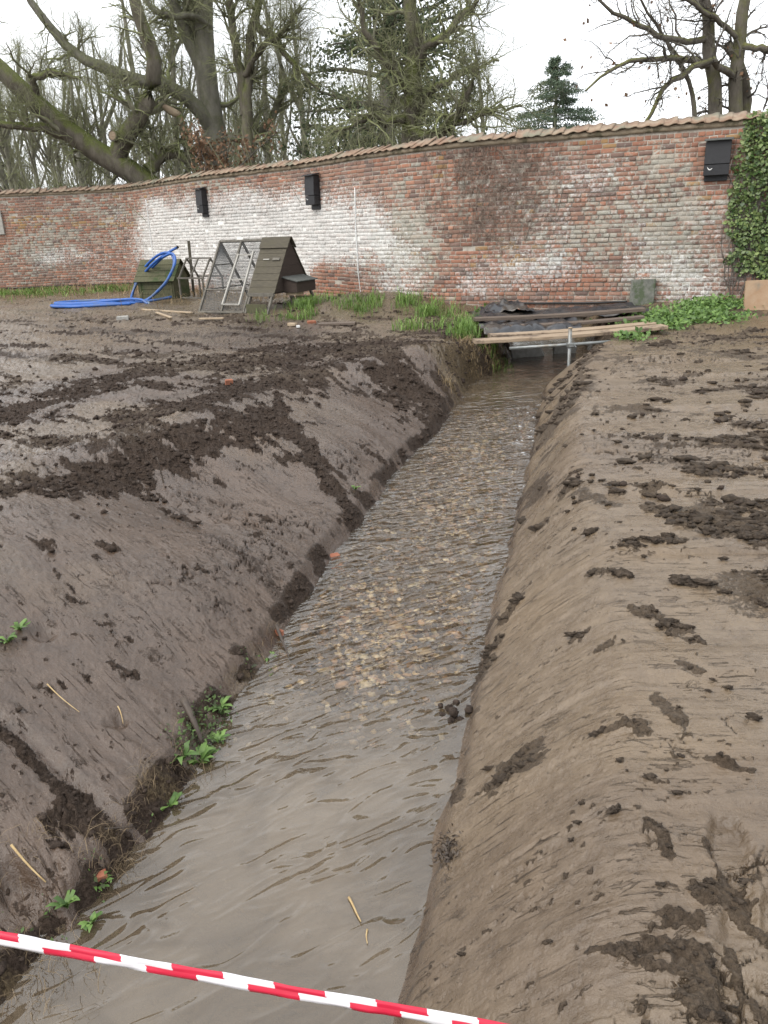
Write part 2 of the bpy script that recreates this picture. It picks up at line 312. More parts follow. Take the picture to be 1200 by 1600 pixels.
M['creeper'] = simple('dead creeper', (0.20, 0.145, 0.11), (0.36, 0.28, 0.225), 9, .9)
M['twigdark'] = mat_bark('bare twigs', (0.085, 0.075, 0.066), (0.16, 0.142, 0.126), (0.10, 0.10, 0.06), .35)
M['everg'] = mat_leaf('evergreen leaf', (0.060, 0.090, 0.046), (0.150, 0.185, 0.095), .55, .3, 1.2)
M['needle'] = mat_leaf('conifer needle', (0.055, 0.092, 0.058), (0.140, 0.190, 0.115), .6, .3, .8)
M['ivy'] = mat_leaf('ivy leaf', (0.040, 0.085, 0.022), (0.250, 0.320, 0.110), .42, .2, 2.0)
M['grassm'] = mat_leaf('grass blade', (0.085, 0.165, 0.030), (0.24, 0.36, 0.085), .55, .3, 2.0)
M['weed'] = mat_leaf('weed leaf', (0.070, 0.140, 0.032), (0.210, 0.340, 0.085), .5, .3, 14.0)
M['fringe'] = mat_leaf('muddy weed', (0.035, 0.040, 0.018), (0.120, 0.205, 0.050), .6, .2, 18.0)
M['dryleaf'] = mat_leaf('dry leaf', (0.135, 0.078, 0.045), (0.275, 0.165, 0.095), .8, .2, 2.0)
M['deadstem'] = mat_leaf('dead stem', (0.10, 0.068, 0.038), (0.26, 0.19, 0.11), .8, .1, 9.0)
M['drygrass'] = mat_leaf('dry grass', (0.22, 0.15, 0.075), (0.42, 0.32, 0.18), .8, .2, 2.0)
t_ = NT('gravel', .5, .5); t_.base(t_.attr('tone', 'Color')); M['gravel'] = t_.m
t_ = NT('barrier tape', .38, .5)
sw = t_.attr('red'); t_.base(t_.mix(t_.rng(sw, .45, .55), (0.78, 0.76, 0.78), (0.60, 0.010, 0.045))); M['tape'] = t_.m

# ------------------------------------------------------------------ the ground: banks, mud and channel bed as one sheet
WATER_Z = -0.5
def curve(pts, blur=0.25):
    p = np.array(sorted(pts)); ys = np.arange(-8, 30, 0.05); xs = np.interp(ys, p[:, 0], p[:, 1])
    lo = (p[1, 1] - p[0, 1]) / (p[1, 0] - p[0, 0]); xs = np.where(ys < p[0, 0], p[0, 1] + lo * (ys - p[0, 0]), xs)
    k = int(3 * blur / .05); w = np.exp(-.5 * (np.arange(-k, k + 1) * .05 / blur) ** 2); w /= w.sum()
    xs = np.convolve(np.pad(xs, k, mode='edge'), w, 'valid'); return lambda y: np.interp(y, ys, xs)
# (distance, lateral) of the water's edges and of the two crests
XL = curve([(0, -1.62), (1.3, -1.30), (1.74, -1.10), (2.03, -.93), (2.73, -.79), (3.38, -.66), (3.91, -.50), (4.7, -.35), (5.67, -.10), (6.83, .25), (7.96, .63), (9.2, .95), (10.28, 1.2), (11.35, 1.8), (13, 2.3), (16, 2.4)], .18)
XR = curve([(0, -.42), (1.55, 0), (2.05, .14), (2.75, .30), (3.81, .57), (4.49, .75), (7.09, 1.42), (9.0, 1.90), (9.68, 2.08), (11.57, 3.1), (13, 3.55), (16, 3.6)], .18)
CL = curve([(0, -2.7), (2.0, -2.35), (3.49, -2.1), (4.91, -2.15), (5.79, -1.62), (6.5, -1.15), (7.2, -.95), (8.1, -.58), (8.57, -.28), (9.4, .45), (10.3, 1.0), (12, 1.6), (16, 2.0)], .3)
CR = curve([(0, .12), (1.14, .42), (1.43, .50), (1.89, .65), (2.63, .87), (3.58, 1.07), (5.31, 1.40), (7.55, 1.97), (9.0, 2.45), (9.76, 2.75), (11.5, 3.7), (16, 4.0)], .3)
def gauss(x, y, cx, cy, sx, sy): return np.exp(-.5 * (((x - cx) / sx) ** 2 + ((y - cy) / sy) ** 2))
def smin(a, b, k): 
    h = np.clip(.5 + .5 * (b - a) / k, 0, 1); return b + (a - b) * h - k * h * (1 - h)
def level(x, y):                          # the ground outside the channel
    z = 0.025 * fbm(x * .5, y * .5, 3, 3)
    z = z + .24 * gauss(x, y, .1, 15.6, 1.1, .8) + .10 * gauss(x, y, -1.4, 16.6, 1.5, .9) + .12 * gauss(x, y, 5.6, 13.0, 1.2, 1.0)
    z = z + .09 * gauss(x, y, -1.6, 4.6, .5, 2.0) + .07 * gauss(x, y, -5.5, 20, 4, 4)
    z = z + .10 * np.exp(-.5 * ((x - CL(y) + .25) / .35) ** 2) * ss(2, 4, y) * ss(11, 9.5, y)
    return z
def macro(x, y):
    xl, xr, cl, cr = XL(y), XR(y), CL(y), CR(y)
    n = .05 * fbm(y * 1.7, x * .8, 3, 21); n2 = .05 * fbm(y * 2.2, x * .8, 3, 31)
    g = level(x, y)
    lobes = .05 * np.sin(y * 2.1 + .6 * np.sin(y * 1.3)) * ss(0, .5, xl - x)
    sl = (.5 + .08) / (xl - cl); sr = .5 / (cr - xr)
    # the left toe is undercut and steep, the slope above it is worn flat
    dl = xl + n - x; zl = WATER_Z + np.where(dl > 0, dl * sl + .07 * ss(0, .10, dl) * (1 - ss(.3, 1.0, dl)), dl * 1.6)
    dr = x - xr - n2; zr = WATER_Z + np.where(dr > 0, dr * sr + .045 * ss(0, .06, dr) * (1 - ss(.25, .6, dr)), dr * .9)
    bed = -.60 - .05 * ss(3.2, 2.2, y) + .035 * ss(2.6, 3.6, y) * ss(9.5, 7.5, y) + .014 * fbm(x * 3, y * 2, 3, 5)
    z = smin(zl, g + lobes * .0, .16) * (x < (xl + xr) / 2) + smin(zr, g, .08) * (x >= (xl + xr) / 2)
    z = z + lobes * ss(.02, .35, xl - x) * (1 - ss(.0, .5, cl - x))
    return np.maximum(z, bed)
def pline(x, y, pts):                     # distance to a polyline
    d = np.full(np.shape(x), 1e9)
    for a, b in zip(pts[:-1], pts[1:]):
        e = b - a; t = np.clip(((x - a[0]) * e[0] + (y - a[1]) * e[1]) / (e @ e + 1e-9), 0, 1)
        d = np.minimum(d, np.hypot(x - a[0] - t * e[0], y - a[1] - t * e[1]))
    return d
def W(z, *uv): return [gp(u, v, z)[:2] for u, v in uv]
BANDS_L = [   # rows of dug lumps and one painted shade line on the left bank: (points, half width, strength)
    (W(.08, (-60, 790), (60, 752), (170, 722), (260, 692), (350, 668), (430, 640)), .24, 1.0),
    (W(-.05, (430, 640), (490, 690), (560, 735), (605, 785)), .10, .9),
    (W(.05, (-40, 652), (100, 610), (220, 575), (330, 556), (450, 535)), .34, .9),
    (W(.05, (230, 655), (330, 625), (420, 600), (500, 575), (560, 560)), .42, 1.0),
    (W(.05, (380, 565), (480, 545), (560, 535), (690, 535)), .80, 1.0),
    (W(0, (600, 570), (680, 590), (735, 590)), .55, 1.0),
    (W(-.2, (690, 600), (670, 655), (640, 690)), .12, .8),
    (W(.05, (-50, 545), (150, 560), (300, 545)), .18, .55),
    (W(.05, (100, 510), (300, 520), (450, 515)), .35, .45),
    (W(-.3, (-60, 1150), (60, 1195), (160, 1262), (235, 1292)), .05, .9),  # shade under the overhanging slump, darkened in as a lump band
    (W(-.3, (300, 840), (430, 900), (490, 960)), .05, .4),
    (W(-.15, (690, 520), (740, 560)), .3, .8)]
BANDS_R = [
    (W(0, (985, 690), (1090, 688), (1210, 680)), .07, .9), (W(0, (990, 860), (1100, 848), (1210, 850)), .05, .7),
    (W(0, (930, 885), (975, 900), (1000, 905)), .05, 1.0), (W(0, (1020, 795), (1075, 825), (1210, 790)), .07, .9),
    (W(0, (1060, 905), (1130, 920), (1210, 940)), .08, .9), (W(0, (1000, 950), (1040, 975), (1085, 995)), .05, .8),
    (W(0, (1010, 1285), (1035, 1310), (1045, 1340)), .018, 1.0), (W(0, (1105, 1320), (1130, 1380), (1160, 1440), (1210, 1470)), .014, .6),
    (W(0, (1140, 1480), (1165, 1560), (1210, 1600)), .012, .6), (W(-.35, (830, 935), (790, 970), (752, 1025)), .045, 1.0),
    (W(0, (1100, 610), (1210, 604)), .1, .7), (W(0, (900, 640), (960, 640), (1080, 646)), .12, .6),
    (W(0, (1030, 1090), (1075, 1150)), .03, .6), (W(0, (1110, 1190), (1170, 1215)), .02, .9), (W(0, (1120, 840), (1210, 815)), .09, .8),
    (W(0, (940, 560), (1020, 545), (1210, 560)), .3, .5), (W(-.2, (880, 625), (850, 690), (835, 760)), .10, .6),
    (W(0, (940, 1000), (950, 996)), .03, .9), (W(0, (1060, 1040), (1090, 1050), (1120, 1056)), .03, .7), (W(0, (900, 760), (960, 790)), .05, .5)]
RUTS = [W(0, (1135, 1290), (1160, 1420), (1150, 1580)), W(0, (1215, 1400), (1200, 1600))]

def ground(x, y):
    z0 = macro(x, y); xl, xr, cl, cr = XL(y), XR(y), CL(y), CR(y); mid = (xl + xr) / 2
    L = (x < mid).astype(float); R = 1 - L; inbed = ss(.03, -.03, z0 - WATER_Z + .03)
    far = ss(14, 22, y); near_wall = ss(13.2, 14.6, y + .42 * x)
    wx = .05 * fbm(x * 3, y * 3, 2, 41); wy = .05 * fbm(x * 3, y * 3, 2, 43)
    # --- scrape direction: across the channel on the right, slanting towards the viewer on the left
    pl = .66 * x + .75 * y + wy * .5; al = .75 * x - .66 * y
    pr = y + .08 * x + wy * .4; ar = x
    p = np.where(L > 0, pl, pr); a = np.where(L > 0, al, ar)
    st = vn(p * 24, a * 1.3, 51) * .55 + vn(p * 55, a * 2.2, 52) * .3 + vn(p * 120, a * 4, 53) * .2
    sw = vn(p * 5.5, a * .7, 54)
    slopeL = L * ss(-.05, .15, xl - x) * (1 - ss(-.1, .35, cl - x)); slopeR = R * ss(0, .12, x - xr) * (1 - ss(-.05, .35, x - cr))
    flatR = R * ss(-.05, .4, x - cr); flatL = L * ss(-.1, .4, cl - x)
    # --- lumps
    rag = .4 * fbm(x * 7, y * 7, 3, 61) + .9 * fbm(p * 14, a * 4.5, 5, 62, .6)
    clod = np.zeros(np.shape(x))
    brk = fbm(x * 2.3, y * 2.3, 3, 60)
    nz = .62 * fbm(p * 15 + wx * 6, a * 6.5 + wy * 6, 5, 62, .62) + .5 * fbm(x * 5, y * 5, 3, 61)
    for pts, hw, s in BANDS_L + BANDS_R:
        d = pline(x, y, pts); clod = np.maximum(clod, s * ss(-.04, .16, nz + .3 * brk + (.62 + .16 * L) * np.exp(-(d / (1.25 * hw)) ** 2) - .40))
    cn = fbm(p * 3.2, a * 1.1, 4, 63) + .5 * fbm(p * 20, a * 6, 4, 64, .6)
    clod = np.maximum(clod, ss(.16, .34, cn) * (.7 * flatR * ss(.1, .8, x - cr) * ss(1.9, 3.2, y) + .75 * flatL * (1 - far)))
    cn2 = fbm(p * 6, a * 2.4, 6, 65, .62)
    clod = np.maximum(clod, ss(.26, .40, cn2) * (.32 * slopeL + .18 * slopeR))
    clod = np.maximum(clod, .8 * ss(.05, .3, fbm(x * 4, y * 6, 4, 66) + .1) * slopeR * ss(5.5, 7.5, y))
    toe = (np.exp(-((xl - x - .05) / .07) ** 2) * ss(.0, .3, fbm(x * 6, y * 6, 3, 67) + .15) + .7 * np.exp(-((x - xr - .02) / .05) ** 2) * ss(.05, .3, fbm(x * 8, y * 8, 3, 68)))
    clod = np.clip(np.maximum(clod, toe), 0, 1) * (1 - inbed)
    f1, f2, cid = cells(a * 13 + wx * 40, p * 25 + wy * 40, 71); g1, g2, gid = cells(a * 30 + wx * 60, p * 54 + wy * 60, 72); k1, k2, kid = cells(a * 66, p * 110, 74)
    lump = (.2 + .8 * cid) * ss(.02, .5, f2 - f1) * .55 + .34 * (.1 + .9 * gid) * ss(.02, .55, g2 - g1) + .10 * kid * ss(.05, .5, k2 - k1) + .50 * fbm(x * 11, y * 11, 3, 73)
    # crumbs pressed into the smooth clay
    crumb = (gid > .955 - .05 * ss(-.1, .4, fbm(x * 1.5, y * 1.5, 2, 75))) * ss(.42, .2, g1 + .35 * vn(x * 120, y * 120, 79)) * (1 - inbed) * (.35 + .65 * ss(-.3, .2, fbm(x * 2.5, y * 2.5, 2, 76)))
    crack = np.exp(-(fbm(p * 5 + wx * 14, a * 3.4 + wy * 14, 4, 77) / .020) ** 2) * ss(.12, .38, fbm(x * 2.1, y * 2.1, 2, 78))
    # --- torn skin: little ragged steps where the bucket dragged the clay
    def flake(n_, e_, w_):                # a lifted edge and the hollow just below it
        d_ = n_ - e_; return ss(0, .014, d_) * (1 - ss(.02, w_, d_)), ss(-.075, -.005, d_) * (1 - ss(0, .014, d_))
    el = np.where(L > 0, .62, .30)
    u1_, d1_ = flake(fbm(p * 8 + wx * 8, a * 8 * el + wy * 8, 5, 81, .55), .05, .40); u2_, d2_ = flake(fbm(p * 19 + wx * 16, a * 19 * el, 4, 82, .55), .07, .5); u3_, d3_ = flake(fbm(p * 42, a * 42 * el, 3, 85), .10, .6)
    patch = fbm(x * 1.3, y * 1.3, 3, 83)
    tm = np.clip(L * (.12 + .75 * ss(-.05, .4, patch)) * slopeL + R * ss(-.02, .32, fbm(p * 2.0, a * 1.1, 3, 84)) * (.9 * flatR + .30 * slopeR) + .5 * flatL + .15 * slopeR, 0, 1) * (1 - inbed)
    st = st * (.25 + .9 * ss(-.25, .3, fbm(x * 1.1, y * 1.1, 3, 55)))
    z = z0 + (1 - inbed) * (st * (.0060 + .002 * L) * (1 - clod) + sw * .016 + ss(0, 1, clod) * (lump * (.046 - .004 * R) - .014 + .010 * R) + (tm * (u1_ * .024 - d1_ * .018) + tm ** .7 * (u2_ * .010 - d2_ * .008) + tm ** .5 * (u3_ * .002 - d3_ * .002)) * (1 - .75 * clod)
                            + crumb * .010 * (1 - clod) - crack * .014 * (flatR + .8 * slopeL + .4 * slopeR + .5 * flatL))
    torn_shade = np.clip(np.maximum(tm * d1_ * 1.1, np.maximum(tm ** .7 * d2_ * .65, tm ** .5 * d3_ * .28)), 0, 1)  # painted shade below the lifted edges, coloured as dark torn clay
    clod = np.maximum(clod, np.maximum(np.maximum(.85 * crumb, torn_shade), .85 * crack * (flatR + .8 * slopeL + .3 * slopeR)))
    # --- swath edges on the right: each bucket pass leaves a low step
    for ys, hh in ((1.28, .012), (1.78, .014), (2.45, .012), (3.52, .03), (4.4, .015), (5.35, .022), (6.6, .025), (8.0, .02)):
        q = pr - ys - .03 * vn(x * 1.5, y * 0 + ys, 91); z = z + (flatR + .5 * slopeR) * hh * np.exp(-np.maximum(q, 0) / .25) * ss(-.012, .012, q) 
    # --- hollows: slumped bites of the left toe, wheel ruts at the right
    for u, v, zz, r, dep in ((180, 1105, -.25, .05, .03), (30, 1430, -.45, .16, .10), (60, 960, -.05, .06, .03), (700, 560, -.1, .1, .03)):
        c = gp(u, v, zz); z = z - dep * ss(1.2, .3, np.hypot(x - c[0], y - c[1]) / r + .4 * rag)
    rut = np.zeros(np.shape(x))
    for pts in RUTS: rut = np.maximum(rut, ss(1.2, .5, pline(x, y, pts) / .05 + rag * .8))
    z = z - .03 * rut
    # --- slump line low on the left bank: the part above hangs over a hollow
    sl_d = pline(x, y, W(-.33, (-80, 1130), (40, 1170), (150, 1245), (240, 1285)))
    below = ss(-.01, .02, (.55 * (x + 1.2) - (y - 2.25) * .85)); z = z + .0 * below
    z = z - .035 * np.exp(-(sl_d / .035) ** 2) * L
    z = z + far * .03 * fbm(x * 2, y * 2, 3, 95) + near_wall * .03 * fbm(x * 3, y * 3, 3, 96)
    wetn = fbm(x * .9, y * .9, 3, 97)
    wet = np.clip(.62 + .6 * wetn + .45 * slopeL * ss(-.45, -.05, z0) + .5 * rut, 0, 1) * (1 - clod) 
    wet = np.maximum(wet, .9 * ss(.10, .02, z0 - WATER_Z))
    tint = np.clip(R * (.92 - .25 * ss(.1, .5, fbm(x * .8, y * 1.2, 3, 98))) + L * (.12 + .5 * flatL * ss(-.05, .25, fbm(p * .9, a * .5, 3, 99) + .1) + .55 * far * 1.0), 0, 1)
    tint = np.maximum(tint, .7 * ss(-1.5, -3.5, x) * ss(10.5, 12, y) * (1 - clod))
    tint = np.maximum(tint, .34 * slopeL * ss(-.34, -.04, z0) * ss(-.15, .2, fbm(p * 1.6, a * .7, 3, 102)) * (1 - clod))  # pale smeared clay and sky sheen painted into the upper left slope
    tint = tint * (1 - .5 * ss(.13, .03, z0 - WATER_Z + .02 * rag))         # the saturated foot of the bank
    tint = np.maximum(tint, .9 * inbed)
    litter = np.clip(ss(.05, .35, fbm(x * 2.2, y * 2.2, 4, 100) + .3) * ss(12.8, 15, y + .35 * x) + .8 * np.exp(-((xl - x) / .10) ** 2) * ss(.1, .35, fbm(x * 7, y * 7, 3, 101)) * ss(4.5, 2.2, y), 0, 1) * (1 - inbed)
    litter = np.maximum(litter, .9 * ss(1.3, .5, np.hypot((x - 1.0) / .45, (y - 10.3) / 1.0) + rag) * (1 - inbed))
    return z, clod, wet, tint, litter, p, a, tm

def rings():
    r = [1.25]
    while r[-1] < 60: r.append(r[-1] * (1 + (.0034 if r[-1] < 6 else .0054 if r[-1] < 12 else .011 if r[-1] < 26 else .08)))
    while r[-1] < 900: r.append(r[-1] * 1.3)
    return np.array([0.02, .3, .6, .85, 1.05, 1.15] + r)
R_ = rings()
TH = np.r_[np.linspace(-math.pi, -.70, 26)[:-1], np.linspace(-.70, -.54, 30)[:-1], np.linspace(-.54, .54, 690), np.linspace(.54, .70, 30)[1:], np.linspace(.70, math.pi, 26)[1:]]
rr, tt = np.meshgrid(R_, TH, indexing='ij')
gx = (rr * np.sin(tt)).ravel(); gy = (rr * np.cos(tt) - .6).ravel()
gz, g_clod, g_wet, g_tint, g_lit, g_p, g_a, g_tm = ground(gx, gy)
fade = ss(40, 80, np.hypot(gx, gy)); gz = gz * (1 - fade)
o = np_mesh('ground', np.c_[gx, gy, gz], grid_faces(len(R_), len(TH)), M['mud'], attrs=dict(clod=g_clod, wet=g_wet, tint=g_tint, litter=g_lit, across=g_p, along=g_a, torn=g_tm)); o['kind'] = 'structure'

def hz(x, y):                             # height of the finished ground at a point
    return float(ground(np.array([x], float), np.array([y], float))[0][0])
def hza(x, y): return ground(np.asarray(x, float), np.asarray(y, float))[0]
def mz(x, y): return float(macro(np.array([x], float), np.array([y], float))[0])
def on_ground(u, v):                      # where a sight line meets the ground
    d = ray(u, v); ts = np.geomspace(.8, 40, 1500); P = ts[:, None] * d + V3(0, 0, CAM_Z)
    k = np.argmax(P[:, 2] < macro(P[:, 0], P[:, 1])); return P[k]

# ------------------------------------------------------------------ water
ry = np.r_[np.linspace(-4, 1, 40)[:-1], np.geomspace(1, 16, 460)]; cx = np.linspace(-.3, 1.3, 100)
wy_, wc_ = np.meshgrid(ry, cx, indexing='ij'); wx_ = XL(wy_) + (XR(wy_) - XL(wy_)) * wc_
riff = (ss(2.3, 3.6, wy_) * ss(9.6, 8.2, wy_) * (.55 + .45 * ss(0, .25, wc_) * ss(1, .8, wc_)) + .0).ravel()
X, Y = wx_.ravel(), wy_.ravel(); q1 = np.cos(.5) * X + np.sin(.5) * Y; q2 = -np.sin(.5) * X + np.cos(.5) * Y + .25 * ss(2, 8, Y) * X
wz = WATER_Z + (.4 + .6 * riff) * (.0050 * fbm(q1 * 4 + fbm(X * 3, Y * 3, 2, 5), q2 * 10, 2, 111) + .0020 * vn(q1 * 10, q2 * 24, 112)) * ss(14, 9, Y)
o = np_mesh('water', np.c_[X, Y, wz], grid_faces(len(ry), len(cx)), M['water'], attrs=dict(riffle=riff, crest=q1, travel=q2)); o['kind'] = 'structure'

# gravel on the bed of the riffle
ICO1 = None
def ico(sub):
    import bmesh
    bm = bmesh.new(); bmesh.ops.create_icosphere(bm, subdivisions=sub, radius=1); bm.verts.ensure_lookup_table()
    v = np.array([tuple(q.co) for q in bm.verts]); f = np.array([[l.index for l in q.verts] for q in bm.faces]); bm.free(); return v, f
IV1, IF1 = ico(1); IV2, IF2 = ico(2)
def lumps(name, pos, size, mat, flat=.65, jit=.18, tones=None, hi=False, parent=None, smooth=True):
    v, f = (IV2, IF2) if hi else (IV1, IF1); n = len(pos); k = len(v)
    sc = size[:, None] * np.c_[rng.uniform(.7, 1.3, n), rng.uniform(.7, 1.3, n), flat * rng.uniform(.7, 1.2, n)]
    P = v[None] * (1 + jit * rng.normal(size=(n, k, 1))) * sc[:, None]; a = rng.uniform(0, 6.28, n); c, s = np.cos(a)[:, None], np.sin(a)[:, None]
    P = np.stack([P[..., 0] * c - P[..., 1] * s, P[..., 0] * s + P[..., 1] * c, P[..., 2]], -1) + pos[:, None]
    F = (f[None] + (np.arange(n) * k)[:, None, None]).reshape(-1, 3)
    return np_mesh(name, P.reshape(-1, 3), F, mat, parent, smooth, dict(tone=np.repeat(tones, k, 0)) if tones is not None else None)
n = 5200; py = 2.6 + (8.9 - 2.6) * rng.beta(1.1, 1.5, n); pc = np.clip(rng.normal(.5, .25, n), .06, .90); px = XL(py) + (XR(py) - XL(py)) * pc
keep = rng.random(n) < ss(2.5, 3.6, py) * (.35 + .65 * ss(-.3, .15, fbm(px * 2.2, py * 1.2, 3, 121))); px, py = px[keep], py[keep]; n = len(px)
pal = np.array([(.46, .37, .25), (.55, .47, .35), (.36, .27, .17), (.27, .22, .17), (.62, .57, .47), (.30, .20, .13), (.16, .15, .15), (.42, .29, .20)])
tones = pal[rng.integers(0, 8, n)] * rng.uniform(.75, 1.25, (n, 1)); sz = rng.uniform(.009, .024, n) * (1 + (rng.random(n) < .03) * .8)
tag(lumps('gravel', np.c_[px, py, hza(px, py) + sz * .3], sz, M['gravel'], .6, .06, tones), 'pale and brown gravel lying on the bed of the stream', 'gravel', kind='stuff')

# loose lumps of mud on the dug bands
m = (g_clod > .6) & ((gx < XR(gy)) | (rr.ravel() > 5)) & (np.abs(tt.ravel()) < .66) & (rr.ravel() < 17) & (gz > WATER_Z + .02); idx = np.flatnonzero(m)
wgt = np.minimum(rr.ravel()[idx] ** 2, 60) * np.where(gx[idx] > XR(gy[idx]), .35, 1.0); idx = rng.choice(idx, 9000, replace=False, p=wgt / wgt.sum())
sz = rng.gamma(1.6, .0042, len(idx)) + .003; sz = np.minimum(sz, .030) * (1 + .07 * (rr.ravel()[idx] - 4).clip(0))
tag(lumps('mud_lumps', np.c_[gx[idx], gy[idx], gz[idx] + sz * .15], sz, M['clod'], .7, .25, smooth=True), 'dark crumbled mud lumps strewn over both dug banks', 'mud', kind='stuff')

# ragged dragged clods on the right bank, each a torn lump lying along the drag marks
IV3, IF3 = ico(3)
parts_ = []
for lo_, hi_, cnt, (iv, fi) in ((0, 4.6, 400, (IV3, IF3)), (4.6, 13, 1300, (IV2, IF2))):
    m = (g_clod > .62) & (np.abs(tt.ravel()) < .5) & (rr.ravel() < hi_) & (rr.ravel() >= lo_) & (gx > XR(gy) + .03); idx = np.flatnonzero(m)
    wgt = np.minimum(rr.ravel()[idx] ** 2, 34); idx = rng.choice(idx, cnt, replace=False, p=wgt / wgt.sum()); n = len(idx); k = len(iv)
    sz = (rng.gamma(1.5, .0052, n) + .004).clip(.005, .026) * (.42 + .58 * ss(1.6, 4.8, rr.ravel()[idx])) * (1 + .07 * (rr.ravel()[idx] - 3).clip(0)); off_ = rng.uniform(0, 90, (n, 1))
    rg = 1 + .75 * fbm(iv[None, :, 0] * 2.4 + off_, iv[None, :, 1] * 2.4 + iv[None, :, 2] * 1.7, 4, 301, .7) + .6 * fbm(iv[None, :, 2] * 4.5 + off_, iv[None, :, 0] * 4.5 - iv[None, :, 1] * 3, 3, 302, .7)
    P = iv[None] * rg[..., None] * (sz[:, None] * np.c_[rng.uniform(1.1, 2.2, n), rng.uniform(.7, 1.1, n), rng.uniform(.5, .85, n)])[:, None]; a = rng.normal(-.12, .4, n); c, q = np.cos(a)[:, None], np.sin(a)[:, None]
    P = np.stack([P[..., 0] * c - P[..., 1] * q, P[..., 0] * q + P[..., 1] * c, P[..., 2]], -1) + np.c_[gx[idx], gy[idx], gz[idx] + sz * .05][:, None]
    parts_.append((P.reshape(-1, 3), (fi[None] + (np.arange(n) * k)[:, None, None]).reshape(-1, 3)))
v = np.concatenate([q[0] for q in parts_]); f = np.concatenate([parts_[0][1], parts_[1][1] + len(parts_[0][0])])
tag(np_mesh('mud_clods', v, f, M['clodr']), 'torn brown mud clods lying along the drag marks of the right bank', 'mud', kind='stuff')

# ------------------------------------------------------------------ the old garden wall
WALL_H = 2.8
WKEY = np.array([(-420, -19.5, 26.2), (-200, -15, 25.6), (0, -11.1, 25.1), (100, -9.2, 25.2), (190, -7.4, 25.0), (232, -6.25, 23.5), (320, -4.1, 20.9), (420, -2.3, 19.2), (500, -1.05, 17.85), (570, -.08, 16.5),
                 (640, .75, 15.6), (700, 1.4, 15.0), (800, 2.45, 14.62), (900, 3.45, 14.22), (1000, 4.36, 13.75), (1100, 5.28, 13.42), (1170, 5.86, 13.15), (1300, 7.0, 12.7), (1500, 9.5, 12.2)])
_d = np.r_[0, np.cumsum(np.hypot(np.diff(WKEY[:, 1]), np.diff(WKEY[:, 2])))]
S_ = np.arange(0, _d[-1], .05); k = 13; w_ = np.hanning(2 * k + 3)[1:-1]; w_ /= w_.sum()
_sm = lambda a: np.convolve(np.pad(np.interp(S_, _d, a), k, mode='reflect', reflect_type='odd'), w_, 'valid')
WX, WY, WU = _sm(WKEY[:, 1]), _sm(WKEY[:, 2]), _sm(WKEY[:, 0])
TX, TY = np.gradient(WX, S_), np.gradient(WY, S_); tl = np.hypot(TX, TY); TX, TY = TX / tl, TY / tl
def wall_p(s, z, out=0.0):                # point on the wall's garden face, out metres in front of it
    s = np.asarray(s, float); tx, ty = np.interp(s, S_, TX), np.interp(s, S_, TY)
    bulge = .06 * np.sin(s * .9) * np.sin(np.clip(np.asarray(z, float) / WALL_H, 0, 1) * 3.1) + .012 * vn(s * 1.3, np.asarray(z, float) * 1.1, 131)
    o = np.asarray(out, float) + bulge
    return np.stack([np.interp(s, S_, WX) + ty * o, np.interp(s, S_, WY) - tx * o, np.broadcast_to(np.asarray(z, float), s.shape) + 0 * s], -1)
def s_of_u(u): return float(np.interp(u, WU, S_))
def ell(u, h, cu, ch, ru, rh): return np.exp(-(((u - cu) / ru) ** 2 + ((h - ch) / rh) ** 2))
def wall_paint(s, z):                     # whitewash, lichen, brick tone and the red / dark / ochre leanings of each stretch of wall
    u = np.interp(s, S_, WU); h = z / WALL_H; n = fbm(s * 1.1, z * 1.3, 4, 141); n2 = fbm(s * 2.3, z * 2.6, 4, 142)
    wash = .30 * ell(u, h, 430, .5, 210, .45) + 1.10 * ell(u, h, 330, .40, 120, .36) + .95 * ell(u, h, 440, .45, 75, .30) + .5 * ell(u, h, 520, .55, 60, .25) + .75 * ell(u, h, 255, .45, 40, .4) + .35 * ell(u, h, 600, .42, 60, .2) \
        + .55 * ell(u, h, 740, .12, 40, .1) + .50 * ell(u, h, 850, .22, 90, .14) + .55 * ell(u, h, 1090, .18, 90, .2) + .30 * ell(u, h, 920, .6, 120, .3) + .30 * ell(u, h, 100, .38, 60, .12) + .5 * ell(u, h, 590, .1, 60, .1) + .4 * ell(u, h, 50, .3, 40, .14)
    wash = wash - .85 * ell(u, h, 520, .08, 45, .16) - .5 * ell(u, h, 490, .22, 18, .1) + n * .38 - .5 * ss(.84, .95, h) * (u > 200)
    lich = .72 * ell(u, h, 640, .42, 85, .32) + .75 * ell(u, h, 1090, .28, 75, .32) + .46 * ell(u, h, 870, .45, 110, .5) + .45 * ell(u, h, 130, .75, 110, .25) + .55 * ell(u, h, 60, .4, 60, .2) + .5 * ell(u, h, 1050, .75, 60, .2) + .45 * ell(u, h, 330, .9, 70, .12) + .25 * ell(u, h, 990, .35, 70, .3) + .15
    lich = lich - .5 * ell(u, h, 730, .28, 38, .22) - .6 * ell(u, h, 1125, .85, 40, .14) - .45 * ell(u, h, 890, .14, 50, .09) + n2 * .4
    red = .25 + .8 * ell(u, h, 730, .25, 45, .25) + .8 * ell(u, h, 520, .1, 50, .18) + .7 * ell(u, h, 1120, .85, 45, .2) + .8 * ell(u, h, 890, .14, 60, .1) + .5 * ell(u, h, 950, .93, 120, .06) + .7 * ell(u, h, 70, .6, 70, .14) + .5 * ell(u, h, 170, .3, 50, .3) + .5 * ell(u, h, 390, .92, 60, .07) + .4 * ell(u, h, 690, .75, 50, .2) + n2 * .5
    ochre = .8 * ell(u, h, 160, .66, 40, .09) + .6 * ell(u, h, 60, .7, 60, .1) + .4 * ell(u, h, 800, .35, 60, .1) + .3 * n
    return wash, lich, np.clip(red, 0, 1), np.clip(ochre, 0, 1)
